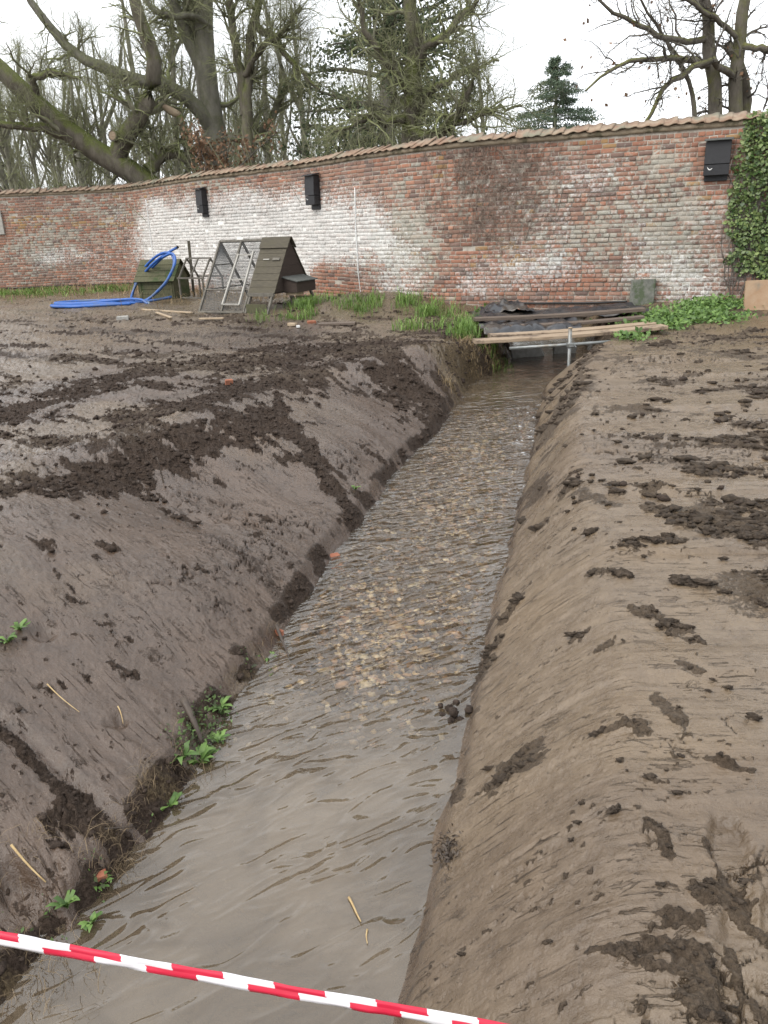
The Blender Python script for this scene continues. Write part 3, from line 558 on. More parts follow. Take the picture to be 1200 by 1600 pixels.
# culvert opening under the planks
S_OP = (s_of_u(800), s_of_u(915)); OP_TOP = -.13
def core():
    ss_ = np.arange(0, S_[-1], .10); zs = np.linspace(0, 1, 40); V = []; z0 = np.where((ss_ > S_OP[0]) & (ss_ < S_OP[1]), OP_TOP, -.9)
    Sg, Tg = np.meshgrid(ss_, zs, indexing='ij'); Z = z0[:, None] + (WALL_H - z0[:, None]) * Tg
    front = wall_p(Sg, Z, -.0045); back = wall_p(Sg, Z, -.34); n, m = Sg.shape; nv = n * m
    v = np.concatenate([front.reshape(-1, 3), back.reshape(-1, 3)]); f = grid_faces(n, m)
    i = np.arange(n - 1); top = np.stack([i * m + m - 1, (i + 1) * m + m - 1, nv + (i + 1) * m + m - 1, nv + i * m + m - 1], -1); bot = np.stack([i * m, nv + i * m, nv + (i + 1) * m, (i + 1) * m], -1)
    wash, lich, _, _ = wall_paint(Sg.ravel(), Z.ravel())
    return np_mesh('brick_wall', v, [f, f[:, ::-1] + nv, top, bot], M['mortar'], attrs=dict(wash=np.r_[wash, wash], lichen=np.r_[lich, lich]))
wall = tag(core(), 'long curving old brick wall patched with whitewash behind the stream', 'wall')
COURSE, BL = .0735, .232
CRACKS = [(700, 1040, 6), (830, 990, 4), (850, 1040, 20), (830, 960, 15), (870, 1060, 24), (680, 900, 2), (560, 690, 3), (860, 1000, 11), (250, 420, 26)]   # courses that stand forward of the one below
NB = int((WALL_H - .07 + .44) / COURSE); bv = []; bs = []
for c in range(NB):
    z = -.44 + c * COURSE; hdr = c % 4 == 2; L_ = BL / 2 if hdr else BL; s = rng.uniform(0, .05) + (c % 2) * L_ / 2 + s_of_u(-60)
    while s < s_of_u(1330):
        l = L_ * rng.uniform(.94, 1.06)
        if not hdr and rng.random() < .32: l = BL / 2
        if not (z < OP_TOP - .02 and S_OP[0] - .1 < s < S_OP[1]): bs.append((s, z, l, c))
        s += l
bs = np.array(bs); s0, z0, L0, c0 = bs.T
u_b = np.interp(s0, S_, WU); fwd = rng.normal(0, .0035, len(bs)).clip(-.007, .009)
for a, b, c in CRACKS: fwd += .014 * ss(a - 20, a + 20, u_b) * ss(b + 20, b - 20, u_b) * np.where(c0 - 6 >= c, np.exp(-(c0 - 6 - c) / 3.0), 0)
lost = rng.random(len(bs)) < .008; fwd = np.where(lost, -.05, fwd)
wob = .010 * vn(s0 * .6, c0 * .15, 151)                       # the courses wander
jl, jr_, jb, jt = [rng.normal(0, .0022, len(bs)) for _ in range(4)]
gap = .0055 + .002 * rng.random(len(bs))
def bk(a, b, d): return wall_p(a, b, d)
sl, sr, zb, zt = s0 + gap + jl, s0 + L0 - gap + jr_, z0 + wob + gap + jb, z0 + wob + COURSE - gap + jt
e = .0035
corn = [(sl, zb), (sr, zb), (sr, zt), (sl, zt)]; inn = [(sl + e, zb + e), (sr - e, zb + e), (sr - e, zt - e), (sl + e, zt - e)]
tilt = rng.normal(0, .002, (4, len(bs)))
BV = np.stack([bk(a, b, fwd - .03) for a, b in corn] + [bk(a, b, fwd + .001) for a, b in corn] + [bk(a, b, fwd + .0045 + tilt[i]) for i, (a, b) in enumerate(inn)], 1)   # (n,12,3)
BF = np.array([(0, 1, 5, 4), (1, 2, 6, 5), (2, 3, 7, 6), (3, 0, 4, 7), (4, 5, 9, 8), (5, 6, 10, 9), (6, 7, 11, 10), (7, 4, 8, 11), (8, 9, 10, 11)])
wash, lich, red, och = wall_paint(s0 + L0 / 2, z0)
pal_r = np.array([(.265, .112, .066), (.23, .095, .058), (.29, .140, .088), (.20, .088, .058)]); pal_b = np.array([(.205, .115, .080), (.165, .098, .075), (.235, .135, .098), (.19, .12, .092), (.12, .085, .074)])
rr_ = rng.random(len(bs)); tone = np.where((rr_ < red * .85)[:, None], pal_r[rng.integers(0, 4, len(bs))], pal_b[rng.integers(0, 5, len(bs))])
tone = np.where((rng.random(len(bs)) < och * .6)[:, None], np.array([.25, .155, .055]), tone); tone = np.where((rng.random(len(bs)) < .06)[:, None], np.array([.062, .055, .055]), tone) * rng.uniform(.95, 1.4, (len(bs), 1))
tone = .66 * tone + .34 * np.array([.245, .135, .095]); wash = wash + .06 + rng.normal(0, .07, len(bs)); lich = lich + rng.normal(0, .14, len(bs))
# the 300 nearest bricks that show are pieces of their own, the rest one piece
ctr = BV.mean(1); q = ctr - V3(0, 0, CAM_Z); pu = 600 + FPX * (q @ RT) / (q @ FW)
show = (pu > 830) & (pu < 1135) & (ctr[:, 2] > .45) & ~lost; order = np.argsort(np.where(show, np.linalg.norm(q, axis=1), 1e9))[:300]
own = np.zeros(len(bs), bool); own[order] = True
def brick_attrs(i): return dict(tone=np.repeat(tone[i], 12, 0), wash=np.repeat(wash[i], 12), lichen=np.repeat(lich[i], 12))
r_ = ~own; nb = r_.sum()
o = np_mesh('brick_courses', BV[r_].reshape(-1, 3), (BF[None] + 12 * np.arange(nb)[:, None, None]).reshape(-1, 4), M['brick'], wall, False, brick_attrs(r_)); o['kind'] = 'stuff'
for i in order: np_mesh('brick', BV[i], BF, M['brick'], wall, False, brick_attrs([i]))
# coping: mortar fillet and a row of curved clay tiles
def strip(name, mat, prof, sa, sb, step, parent, close=True):
    ss_ = np.arange(sa, sb, step); n = len(ss_); m = len(prof); V = np.stack([wall_p(ss_, z + .006 * vn(ss_ * 6, ss_ * 0 + j, 161), o_ + .006 * vn(ss_ * 5, ss_ * 0 + j, 162)) for j, (o_, z) in enumerate(prof)], 1)
    i = np.arange(n - 1)[:, None]; j = np.arange(m if close else m - 1)[None]; f = np.stack([i * m + j, i * m + (j + 1) % m, (i + 1) * m + (j + 1) % m, (i + 1) * m + j], -1).reshape(-1, 4)
    return np_mesh(name, V.reshape(-1, 3), f, mat, parent)
strip('mortar_fillet', M['fillet'], [(-.36, WALL_H - .05), (.022, WALL_H - .05), (.040, WALL_H - .01), (.030, WALL_H + .03), (-.16, WALL_H + .10), (-.36, WALL_H + .03)], s_of_u(-60), s_of_u(1330), .12, wall)
def tile_mesh():
    n = 9; v = []
    for side in (0, 1):
        for k_, (dy, dz) in enumerate(((.085, .045), (-.02, .088), (-.19, .155))):
            for j in range(n):
                x = (j / (n - 1) - .5) * .215; zz = .012 * math.sin((j / (n - 1)) * 2 * math.pi + .4); v.append((x, dy, dz + zz - side * .016))
    g = grid_faces(3, n); t = 3 * n; f = [tuple(q) for q in g] + [tuple(q[::-1] + t) for q in g]
    f += [(j, j + t, j + 1 + t, j + 1) for j in range(n - 1)] + [(2 * n + j + 1, 2 * n + j + 1 + t, 2 * n + j + t, 2 * n + j) for j in range(n - 1)] + [(k * n, (k + 1) * n, (k + 1) * n + t, k * n + t) for k in range(2)] + [(k * n + n - 1, k * n + n - 1 + t, (k + 1) * n + n - 1 + t, (k + 1) * n + n - 1) for k in range(2)]
    me = bpy.data.meshes.new('coping_tile'); me.from_pydata(v, [], f); me.update(); me.polygons.foreach_set('use_smooth', np.ones(len(f), bool)); me.materials.append(M['tile']); return me
tm = tile_mesh(); s = s_of_u(-55)
while s < s_of_u(1320):
    p = wall_p(np.array([s]), np.array([WALL_H]), 0.0)[0]; ty = math.atan2(np.interp(s, S_, TY), np.interp(s, S_, TX))
    o = bpy.data.objects.new('coping_tile', tm); COL.objects.link(o); o.parent = wall; o.location = p + V3(0, 0, rng.normal(0, .006))
    o.rotation_euler = (rng.normal(0, .05), rng.normal(0, .04), ty + math.pi + rng.normal(0, .05)); s += .20 + rng.normal(0, .006)
# (tiles face the garden: +Y of the tile points out of the wall)
# white joint lines, a crack of old lime running down the wall
for u, za, zb_ in ((229, .62, 2.45), (556, .02, 2.25)):
    s = s_of_u(u); zz = np.linspace(za, zb_, 12); mb = MB(); mb.tube(wall_p(s + .02 * vn(zz * 2, zz * 0, 7), zz, .010), .014 * (1 + .4 * vn(zz * 4, zz * 0, 8)), 6); mb.build('lime_joint', M['white'], wall, True)
# timber plate and cable along the foot
lint = MB(); a, b = wall_p(np.array(S_OP) + [-.3, .3], np.array([OP_TOP, OP_TOP]), .06); lint.bar(a + V3(0, .08, .04), b + V3(0, .08, .04), .16, .09); lint.build('lintel', M['plankdark'], wall)
zz = np.linspace(0, 1, 90); sc_ = s_of_u(545) + zz * (s_of_u(735) - s_of_u(545)); pc_ = wall_p(sc_, .22 + 0 * zz, .05); pc_[:, 2] = np.interp(zz, [0, .35, .6, 1], [.20, .16, .02, -.06]) + .02 * vn(zz * 9, zz * 0, 3)
mb = MB(); mb.tube(pc_, .011, 6); tag(mb.build('cable', M['cable'], None, True), 'thin black cable sagging along the foot of the wall above the grass', 'cable')
sc_ = np.linspace(s_of_u(-40), s_of_u(222), 60); pc_ = wall_p(sc_, .13 + .02 * vn(sc_ * 1.5, sc_ * 0, 4), .03)
mb = MB(); mb.tube(pc_, .016, 6); tag(mb.build('cable', M['cable'], None, True), 'black cable along the wall foot left of the blue pipe', 'cable')
sc_ = np.linspace(s_of_u(790), s_of_u(1000), 60); pc_ = wall_p(sc_, .085 + .02 * vn(sc_ * 1.5, sc_ * 0, 14) + .05 * (sc_ - sc_[0]) / 2.4, .03)
mb = MB(); mb.tube(pc_, .018, 6); tag(mb.build('cable', M['cable'], None, True), 'black pipe fixed along the wall just above the tarpaulin', 'cable')

# dead creeper stems spread over the wall
n = 1150; us = np.clip(rng.normal(775, 52, n), 665, 875); zs = rng.beta(2.2, 1.2, n) * WALL_H * .98; ok = zs > (.95 + .006 * np.abs(us - 780)) * rng.uniform(.75, 1.1, n); us, zs = us[ok], zs[ok]; n = len(us)
s1 = np.interp(us, WU, S_); dirn = rng.normal(0, .5, n) + np.where(us > 790, -.35, .3) * 0; P = []
ln = rng.uniform(.10, .34, n)
for k_ in range(5):
    dirn = dirn + rng.normal(0, .35, n); P.append(np.stack([s1, zs], -1)); s1 = s1 + np.sin(dirn) * ln / 4; zs = np.minimum(zs + np.cos(dirn) * ln / 4, WALL_H - .06)
P = np.stack(P, 1); pw = wall_p(P[..., 0], P[..., 1], rng.uniform(.012, .035, (n, 1)) + 0 * P[..., 0])
def btubes(P, Rr, k=3):
    """many tubes at once: P (B,n,3), Rr (B,n) -> verts, faces"""
    B, n, _ = P.shape; t = np.gradient(P, axis=1); t /= np.linalg.norm(t, axis=2, keepdims=True) + 1e-9
    ref = np.where(np.abs(t[..., 2:3]) > .9, V3(1, 0, 0), V3(0, 0, 1)); x = np.cross(t, ref); x /= np.linalg.norm(x, axis=2, keepdims=True) + 1e-9; y = np.cross(t, x)
    a = np.arange(k) * 2 * math.pi / k
    V = P[:, :, None] + Rr[..., None, None] * (np.cos(a)[:, None] * x[:, :, None] + np.sin(a)[:, None] * y[:, :, None])
    i = (np.arange(B) * n * k)[:, None, None]; r = np.arange(n - 1)[None, :, None] * k; j = np.arange(k)[None, None]; j2 = (j + 1) % k
    F = np.stack([i + r + j, i + r + j2, i + r + k + j2, i + r + k + j], -1).reshape(-1, 4); return V.reshape(-1, 3), F
def merge(parts):
    V = []; F = {}; n = 0
    for v, f in parts:
        V.append(v); F.setdefault(f.shape[1], []).append(f + n); n += len(v)
    return np.concatenate(V), [np.concatenate(x) for x in F.values()]
rad = np.linspace(1, .4, 5)[None] * rng.uniform(.003, .0065, (n, 1)); v, f = btubes(pw, rad, 3)
creeper = empty('dead_creeper', wall_p(np.array([s_of_u(775)]), np.array([0.2]))[0], label='dead brown creeper stems clinging to the middle of the brick wall', cat='creeper')
creeper.location = (0, 0, 0); np_mesh('stems', v, f, M['creeper'], creeper)

# ------------------------------------------------------------------ trees
def unit(a): return a / (np.linalg.norm(a, axis=-1, keepdims=True) + 1e-9)
def resample(pts, n):
    p = np.asarray(pts, float); d = np.r_[0, np.cumsum(np.linalg.norm(np.diff(p, axis=0), axis=1))]; u = np.linspace(0, d[-1], n); q = np.stack([np.interp(u, d, p[:, k_]) for k_ in range(3)], -1)
    for _ in range(2): q[1:-1] = .25 * q[:-2] + .5 * q[1:-1] + .25 * q[2:]
    return q
def spawn(P, Rr, k, length, lratio=0., ang=(.5, 1.1), up=.0, wig=.25, n=4, tmin=.15, rfac=.55, rmax=1, rend=.35, droop=0., flat=0.):
    B, m, _ = P.shape; par = np.repeat(np.arange(B), k); N = len(par); t = tmin + (1 - tmin) * rng.random(N); f = t * (m - 1); i = np.minimum(f.astype(int), m - 2); w = (f - i)[:, None]
    st = P[par, i] * (1 - w) + P[par, i + 1] * w; tg = unit(P[par, i + 1] - P[par, i]); r0 = (Rr[par, i] * (1 - w[:, 0]) + Rr[par, i + 1] * w[:, 0])
    pr = rng.normal(size=(N, 3)); pr[:, 2] *= 1 - flat; pr = unit(pr - tg * (pr * tg).sum(1, keepdims=True)); a = rng.uniform(*ang, N)[:, None]
    d = unit(tg * np.cos(a) + pr * np.sin(a) + V3(0, 0, up)); L = rng.uniform(*length, N) * (1 - .45 * t)
    if lratio: L = L + lratio * np.linalg.norm(P[par, -1] - P[par, 0], axis=1) * (1 - .5 * t) * rng.uniform(.6, 1.2, N)
    Q = [st]
    for j in range(n - 1):
        d = unit(d + wig * rng.normal(size=(N, 3)) + V3(0, 0, -droop)); Q.append(Q[-1] + d * (L / (n - 1))[:, None])
    r = np.minimum(r0 * rfac, rmax); return np.stack(Q, 1), r[:, None] * np.linspace(1, rend, n)[None]
def ground_cut(P, R, zmin):
    ok = P[:, :, 2].min(1) > zmin; return P[ok], R[ok]
def limb_set(limbs, n=12, wob=.0):
    P = np.stack([resample(l[0], n) for l in limbs]); Rr = np.stack([np.interp(np.linspace(0, 1, n), np.linspace(0, 1, len(l[1])), l[1]) for l in limbs])
    if wob: P[:, 1:-1] += rng.normal(size=P[:, 1:-1].shape) * wob
    return P, Rr
def tree(name, limbs, specs, bark, twig, label, cat='tree', group=None, sides=10, crown_from=1, extra=None, trunk_n=12, wob=0.0):
    """limbs: traced trunk and boughs; specs: spawn settings for each finer level"""
    root = empty(name, limbs[0][0][0], label=label, cat=cat, group=group); off = np.asarray(limbs[0][0][0], float)
    P, Rr = limb_set(limbs, trunk_n, wob); Rr = Rr * .82; lev = [(P, Rr)]
    for sp in specs:
        sp = dict(sp); src = sp.pop('src', -1); zc = sp.pop('zmin', None); src = lev[src] if not isinstance(src, tuple) else tuple(np.concatenate([lev[q][c][:, :4] if False else lev[q][c] for q in src]) for c in (0, 1))
        a = spawn(*src, **sp); a = ground_cut(*a, zc) if zc is not None else a; lev.append(a)
    v, f = btubes(P - off, Rr, sides); np_mesh('trunk', v, f, bark, root)
    pr = [btubes(p - off, r, 6 if q == 0 else (4 if q == 1 and len(p) < 3000 else 3)) for q, (p, r) in enumerate(lev[1:])]
    v, f = merge(pr); np_mesh('crown', v, f, twig, root)
    return root, lev, off
def leaves(name, pos, size, mat, parent=None, off=V3(0, 0, 0), long=1.6, nrm=None, up=0.0, kind=None):
    """scattered pointed leaves: one folded quad each"""
    n = len(pos); a = unit(rng.normal(size=(n, 3)) + V3(0, 0, up)); b = rng.normal(size=(n, 3))
    if nrm is not None:
        nn = unit(nrm + .55 * rng.normal(size=(n, 3))); a = unit(a - nn * (a * nn).sum(1, keepdims=True)); b = np.cross(nn, a)
    b = unit(b - a * (b * a).sum(1, keepdims=True)); s = np.asarray(size)[:, None]; p = pos - off; c = np.cross(a, b)
    V = np.stack([p, p + a * s * long * .5 + b * s * .5 + c * s * .12, p + a * s * long, p + a * s * long * .5 - b * s * .5 + c * s * .12], 1)
    F = (np.arange(4)[None] + 4 * np.arange(n)[:, None]); o = np_mesh(name, V.reshape(-1, 3), F, mat, parent, False, dict(rnd=np.repeat(rng.random(n), 4)))
    if kind: o['kind'] = kind
    return o
def G(p): return V3(p[0], p[1], 0.0)
# 1: the sprawling mossy tree at the left, its low boughs lying along the wall top
b0 = at(262, 288, 26.0)
sprawl = [([G(b0 + V3(.6, .6, 0)), b0 + V3(.35, .3, -.4), at(215, 276, 26), at(165, 248, 25.8), at(110, 215, 25.6), at(60, 170, 25.5), at(10, 122, 25.4), at(-60, 60, 25.2), at(-150, -60, 25)], [.55, .48, .44, .42, .38, .34, .30, .24, .18]),
          ([at(178, 258, 25.9), at(183, 225, 25.8), at(205, 195, 25.6), at(240, 155, 25.4), at(250, 122, 25.3), at(243, 80, 25.3), at(225, 40, 25.2), at(205, -10, 25.1), at(190, -90, 25)], [.36, .34, .31, .29, .27, .24, .21, .17, .12]),
          ([at(100, 210, 25.6), at(60, 200, 25.2), at(20, 194, 24.9), at(-40, 196, 24.6)], [.19, .15, .12, .08]),
          ([at(70, 180, 25.6), at(55, 150, 25.4), at(48, 120, 25.3), at(85, 116, 25.0), at(125, 122, 24.9)], [.15, .13, .12, .09, .05]),
          ([at(232, 275, 26), at(240, 250, 26.1), at(262, 238, 26.2), at(285, 238, 26.3), at(300, 262, 26.3)], [.26, .24, .22, .2, .17])]
TW = [dict(k=11, length=(.8, 2.2), ang=(.4, 1.1), up=.35, wig=.30, n=7, tmin=.2, rfac=.42, rmax=.11, rend=.2), dict(k=8, length=(.5, 1.5), ang=(.4, 1.2), up=.15, wig=.35, n=5, rfac=.5, rmax=.035, rend=.3),
      dict(k=6, length=(.3, .9), ang=(.3, 1.1), up=.05, wig=.35, n=4, rfac=.55, rmax=.014, rend=.5), dict(k=2, length=(.25, .7), ang=(.3, 1.1), wig=.35, n=3, rfac=.7, rmax=.010, rend=.6)]
root, lev, off = tree('sprawling_tree', sprawl, [dict(s_, zmin=2.2) for s_ in TW], M['moss_bark'], M['twig'], 'sprawling tree with thick mossy boughs reaching left low over the wall', wob=.03)
mb = MB(); c_ = at(183, 214, 25.6) - off; d_ = unit(V3(-.35, -1, .1)); mb.tube([c_ + d_ * -.1, c_ + d_ * .22], [.17, .155], 12); mb.build('sawn_stub', M['moss_bark'], root, False)
mb = MB(); mb.tube([c_ + d_ * .2, c_ + d_ * .226], [.12, .115], 12); mb.build('cut_face', M['plank'], root, False)
# 2: the tall grey trunk behind it
tall = [([G(at(345, 230, 27.5)), at(338, 230, 27.5), at(325, 160, 27.5), at(318, 80, 27.5), at(315, 0, 27.5), at(312, -140, 27.5)], [.62, .56, .46, .40, .36, .30]),
        ([at(322, 120, 27.5), at(300, 70, 27.4), at(275, 15, 27.2), at(250, -60, 27)], [.26, .22, .19, .14]),
        ([at(318, 90, 27.6), at(296, 40, 27.8), at(290, -20, 28)], [.22, .19, .15]),
        ([at(330, 200, 27.4), at(305, 155, 27), at(270, 132, 26.6), at(220, 128, 26.3), at(170, 115, 26.1), at(130, 95, 26), at(95, 66, 26), at(60, 25, 25.8), at(30, -30, 25.6)], [.30, .27, .24, .23, .21, .19, .16, .13, .09]),
        ([at(330, 40, 27.4), at(300, 20, 27), at(262, 28, 26.6), at(238, 18, 26.4), at(215, -20, 26.2)], [.14, .12, .11, .09, .07]),
        ([at(345, 215, 27.5), at(385, 213, 27.3), at(420, 205, 27), at(428, 175, 26.8), at(440, 135, 26.7), at(462, 128, 26.6)], [.18, .16, .15, .14, .13, .08])]
tree('tall_tree', tall, [dict(s_, zmin=2.4) for s_ in TW], M['trunk_bark'], M['twig'], 'tall grey trunked tree rising straight behind the mossy boughs', wob=.03)
# the snapped bough with its pale torn end
br = empty('broken_bough', at(300, 268, 26.2), label='snapped bough with pale torn end hanging by the mossy tree', cat='branch'); off = V3(*br.location)
mb = MB(); mb.tube(resample([at(280, 180, 26.0), at(288, 210, 26.1), at(294, 240, 26.2), at(312, 278, 26.3), at(318, 300, 26.4)], 10) - off, np.linspace(.11, .16, 10), 8); mb.build('branch', M['moss_bark'], br, True)
mb = MB(); mb.tube(resample([at(247, 159, 25.9), at(262, 171, 25.95), at(281, 180, 26.0)], 6) - off, [.02, .06, .10, .12, .12, .10], 7); mb.build('torn_wood', M['palestick'], br, True)
# 3: the mossy forked tree right of the tall trunk
fork = [([G(at(392, 235, 26)), at(388, 230, 26), at(380, 150, 26), at(392, 60, 26), at(410, -40, 26)], [.28, .26, .22, .18, .12]), ([at(384, 180, 26), at(372, 100, 26), at(360, 20, 26), at(352, -60, 26)], [.2, .16, .13, .08]),
        ([at(400, 40, 26), at(432, 60, 25.7), at(450, 90, 25.6), at(480, 120, 25.4), at(500, 140, 25.2)], [.14, .12, .1, .07, .04]), ([at(376, 120, 26), at(400, 90, 25.6), at(440, 50, 25.4), at(470, 10, 25.2)], [.13, .11, .09, .05])]
tree('forked_tree', fork, [dict(TW[0], k=15, zmin=2.4), TW[1], TW[2], TW[3]], M['moss_bark'], M['twig'], 'slim mossy forked tree between the tall trunk and the evergreen', wob=.04)
# 4: bushy twiggy tree before the evergreen
bush = [([G(at(650, 220, 22.5)), at(648, 205, 22.5), at(640, 130, 22.5), at(648, 60, 22.5), at(640, -30, 22.5)], [.46, .42, .34, .27, .18]), ([at(645, 205, 22.4), at(680, 215, 22), at(712, 190, 21.6), at(735, 140, 21.3), at(745, 90, 21.1)], [.20, .17, .14, .10, .05]),
        ([at(700, 205, 21.8), at(740, 185, 21.4), at(780, 168, 21.2), at(815, 165, 21)], [.11, .09, .06, .03]), ([at(642, 120, 22.5), at(668, 70, 22.2), at(720, 30, 22), at(760, -20, 21.8)], [.16, .13, .1, .05]), ([at(642, 150, 22.5), at(610, 110, 22), at(580, 60, 21.8), at(560, -10, 21.6)], [.16, .13, .1, .06]),
        ([at(645, 190, 22.5), at(600, 185, 22), at(555, 190, 21.7), at(520, 205, 21.5)], [.15, .12, .08, .04]), ([at(640, 170, 22.5), at(690, 130, 22.1), at(740, 105, 22), at(780, 95, 22)], [.14, .11, .07, .03])]
tree('twiggy_tree', bush, [dict(TW[0], k=18, length=(.8, 2.2), up=.1, droop=.05, zmin=2.3), dict(TW[1], k=8), dict(TW[2], k=5), dict(TW[3], k=1)], M['moss_bark'], M['twig'], 'bushy bare tree with tangled mossy twigs before the evergreen', wob=.05)
# 5: the big evergreen behind it
def evergreen(name, base, height, rx, label, n_b=70, per=420, size=(.07, .15), mat='everg', z0=2.0, cone=0.0, nd=(0.9, .9, .5), tr=.3, seedz=None):
    base = V3(*base); root = empty(name, base, label=label, cat='tree')
    tp = np.stack([V3(.15 * math.sin(z), .15 * math.cos(z * 1.3), z) for z in np.linspace(0, height * .95, 9)]); mb = MB(); mb.tube(tp, np.linspace(tr, .05, 9), 9); mb.build('trunk', M['trunk_bark'], root, True)
    a = rng.uniform(0, 6.28, n_b); h = z0 + (height - z0) * rng.beta(1, 1.15 + cone, n_b); R_b = rx * ((1 - (h / height)) ** (.55 + .35 * cone) + .05) * rng.uniform(.55, 1.12, n_b); n = 6
    B = [np.c_[0 * a, 0 * a, h]]; d = np.c_[np.cos(a), np.sin(a), .25 - .5 * cone + 0 * a]
    for j in range(n - 1): d = unit(d + .13 * rng.normal(size=d.shape) + V3(0, 0, -.02 - .02 * cone)); B.append(B[-1] + d * (R_b / (n - 1))[:, None])
    P = np.stack(B, 1); Rr = np.maximum(.018 * R_b, .012)[:, None] * np.linspace(1.6, .5, n)[None]; P2, R2 = spawn(P, Rr, 9, (.3, .9), ang=(.4, 1.0), wig=.2, n=4, tmin=.3, rfac=.5)
    v, f = merge([btubes(P, Rr, 5), btubes(P2, R2, 3)]); np_mesh('branches', v, f, M['twigdark'], root)
    tips = P2[:, 1:].reshape(-1, 3); k_ = rng.integers(0, len(tips), n_b * per); pos = tips[k_] + rng.normal(size=(len(k_), 3)) * V3(*nd) * .28
    leaves('crown', pos, rng.uniform(*size, len(k_)), M[mat], root, long=2.0); return root
gb = at(610, 200, 28.0)
evergreen('evergreen_tree', (gb[0], gb[1], 0), 12.5, 4.0, 'broad dark evergreen tree behind the twiggy tree above the wall', 95, 200, (.05, .11), z0=2.2, tr=.4)
gb = at(868, 200, 44.0); root = empty('conifer_tree', (gb[0], gb[1], 0), label='pointed dark conifer standing alone against the pale sky', cat='tree')
mb = MB(); mb.tube([(0, 0, 0), (.05, 0, 3), (-.04, .03, 6), (0, 0, 9.2)], [.24, .19, .11, .02], 8); mb.build('trunk', M['trunk_bark'], root, True); Bz = []; Nd = []
for z in np.arange(2.6, 9.0, .21):
    for q in range(5):
        a = rng.uniform(0, 6.28); Rz = (.10 + .84 * (9.3 - z)) * rng.uniform(.55, 1.08) * (.92 + .15 * math.sin(z * 5.2)); t = np.linspace(0, 1, 5); d = V3(math.cos(a), math.sin(a), 0); ln = V3(-d[1], d[0], 0)
        c_ = V3(0, 0, z) + d * (t * Rz)[:, None] + V3(0, 0, 1) * ((.10 * t - .22 * t ** 2 + .08 * t ** 4) * Rz)[:, None]; Bz.append(c_); m_ = int(90 + 190 * Rz / 2.5); tt_ = rng.beta(2.0, 1.1, m_); lat = rng.normal(0, .16, m_) * Rz * (.35 + .65 * tt_)
        Nd.append(np.stack([np.interp(tt_, t, c_[:, k_]) for k_ in range(3)], -1) + ln * lat[:, None] + V3(0, 0, 1) * (-.10 * np.abs(lat) + rng.normal(0, .05, m_) - .03)[:, None])
Bz = np.stack(Bz); v, f = btubes(Bz, np.full((len(Bz), 1), .02) * np.linspace(1, .4, 5)[None], 3); np_mesh('branches', v, f, M['twigdark'], root); Nd = np.concatenate(Nd); leaves('crown', Nd, rng.uniform(.028, .06, len(Nd)), M['needle'], root, long=3.2, up=-.3)
# 6: the plane tree at the right
D_ = 17.5
plane = [([G(at(1128, 192, D_)), at(1124, 180, D_), at(1112, 120, D_), at(1108, 60, D_), at(1100, -5, D_), at(1085, -70, D_)], [.24, .22, .175, .165, .14, .1]), ([G(at(1140, 192, D_ + .1)), at(1143, 170, D_ + .1), at(1150, 100, D_), at(1158, 40, D_), at(1166, -20, D_), at(1178, -90, D_)], [.26, .23, .175, .16, .14, .1]),
         ([G(at(1164, 190, D_ + .4)), at(1166, 180, D_ + .4), at(1170, 145, D_ + .4), at(1172, 118, D_ + .3), at(1158, 102, D_ + .2), at(1135, 70, D_)], [.18, .16, .15, .13, .12, .1]),
         ([at(1108, 100, D_), at(1080, 98, D_ - .6), at(1045, 88, D_ - 1.2), at(1005, 96, D_ - 1.6), at(985, 85, D_ - 1.9), at(945, 115, D_ - 2.1), at(915, 142, D_ - 2.2)], [.085, .075, .065, .055, .05, .035, .02]),
         ([at(1148, 120, D_), at(1110, 90, D_ - .6), at(1068, 118, D_ - 1.0), at(1035, 135, D_ - 1.3), at(1015, 175, D_ - 1.5), at(1003, 200, D_ - 1.6)], [.09, .08, .07, .06, .05, .04]),
         ([at(1104, 60, D_), at(1070, 70, D_ - .4), at(1030, 58, D_ - .8), at(1000, 40, D_ - 1.2), at(960, 20, D_ - 1.6), at(925, -10, D_ - 2)], [.08, .07, .06, .05, .04, .02]),
         ([at(1158, 70, D_), at(1185, 78, D_ - .3), at(1215, 70, D_ - .6), at(1260, 60, D_ - .8)], [.08, .07, .06, .04]), ([at(1086, 192, D_ - .3), at(1085, 150, D_ - .2), at(1070, 110, D_ - .4), at(1040, 60, D_ - .6), at(1010, 20, D_ - .8), at(990, -20, D_ - 1)], [.06, .055, .05, .04, .03, .02]),
         ([at(1153, 60, D_), at(1120, 30, D_ - .3), at(1080, 5, D_ - .5), at(1040, -20, D_ - .8)], [.07, .06, .05, .03])]
root, lev, off = tree('plane_tree', plane, [dict(TW[0], k=14, length=(.6, 1.9), up=.12, zmin=2.75, rmax=.035, wig=.30), dict(TW[1], k=7, length=(.3, 1.0), rmax=.014), dict(TW[2], k=4, length=(.2, .6), rmax=.008, droop=.05)], M['plane_bark'], M['twigdark'], 'bare tree with three mossy stems behind the right end of the wall', wob=.02)
tp = lev[2][0][:, -1]; tp = tp[rng.choice(len(tp), 170)]; leaves('dead_leaves', tp + rng.normal(size=tp.shape) * .02, rng.uniform(.04, .08, len(tp)), M['dryleaf'], root, off, 1.3)
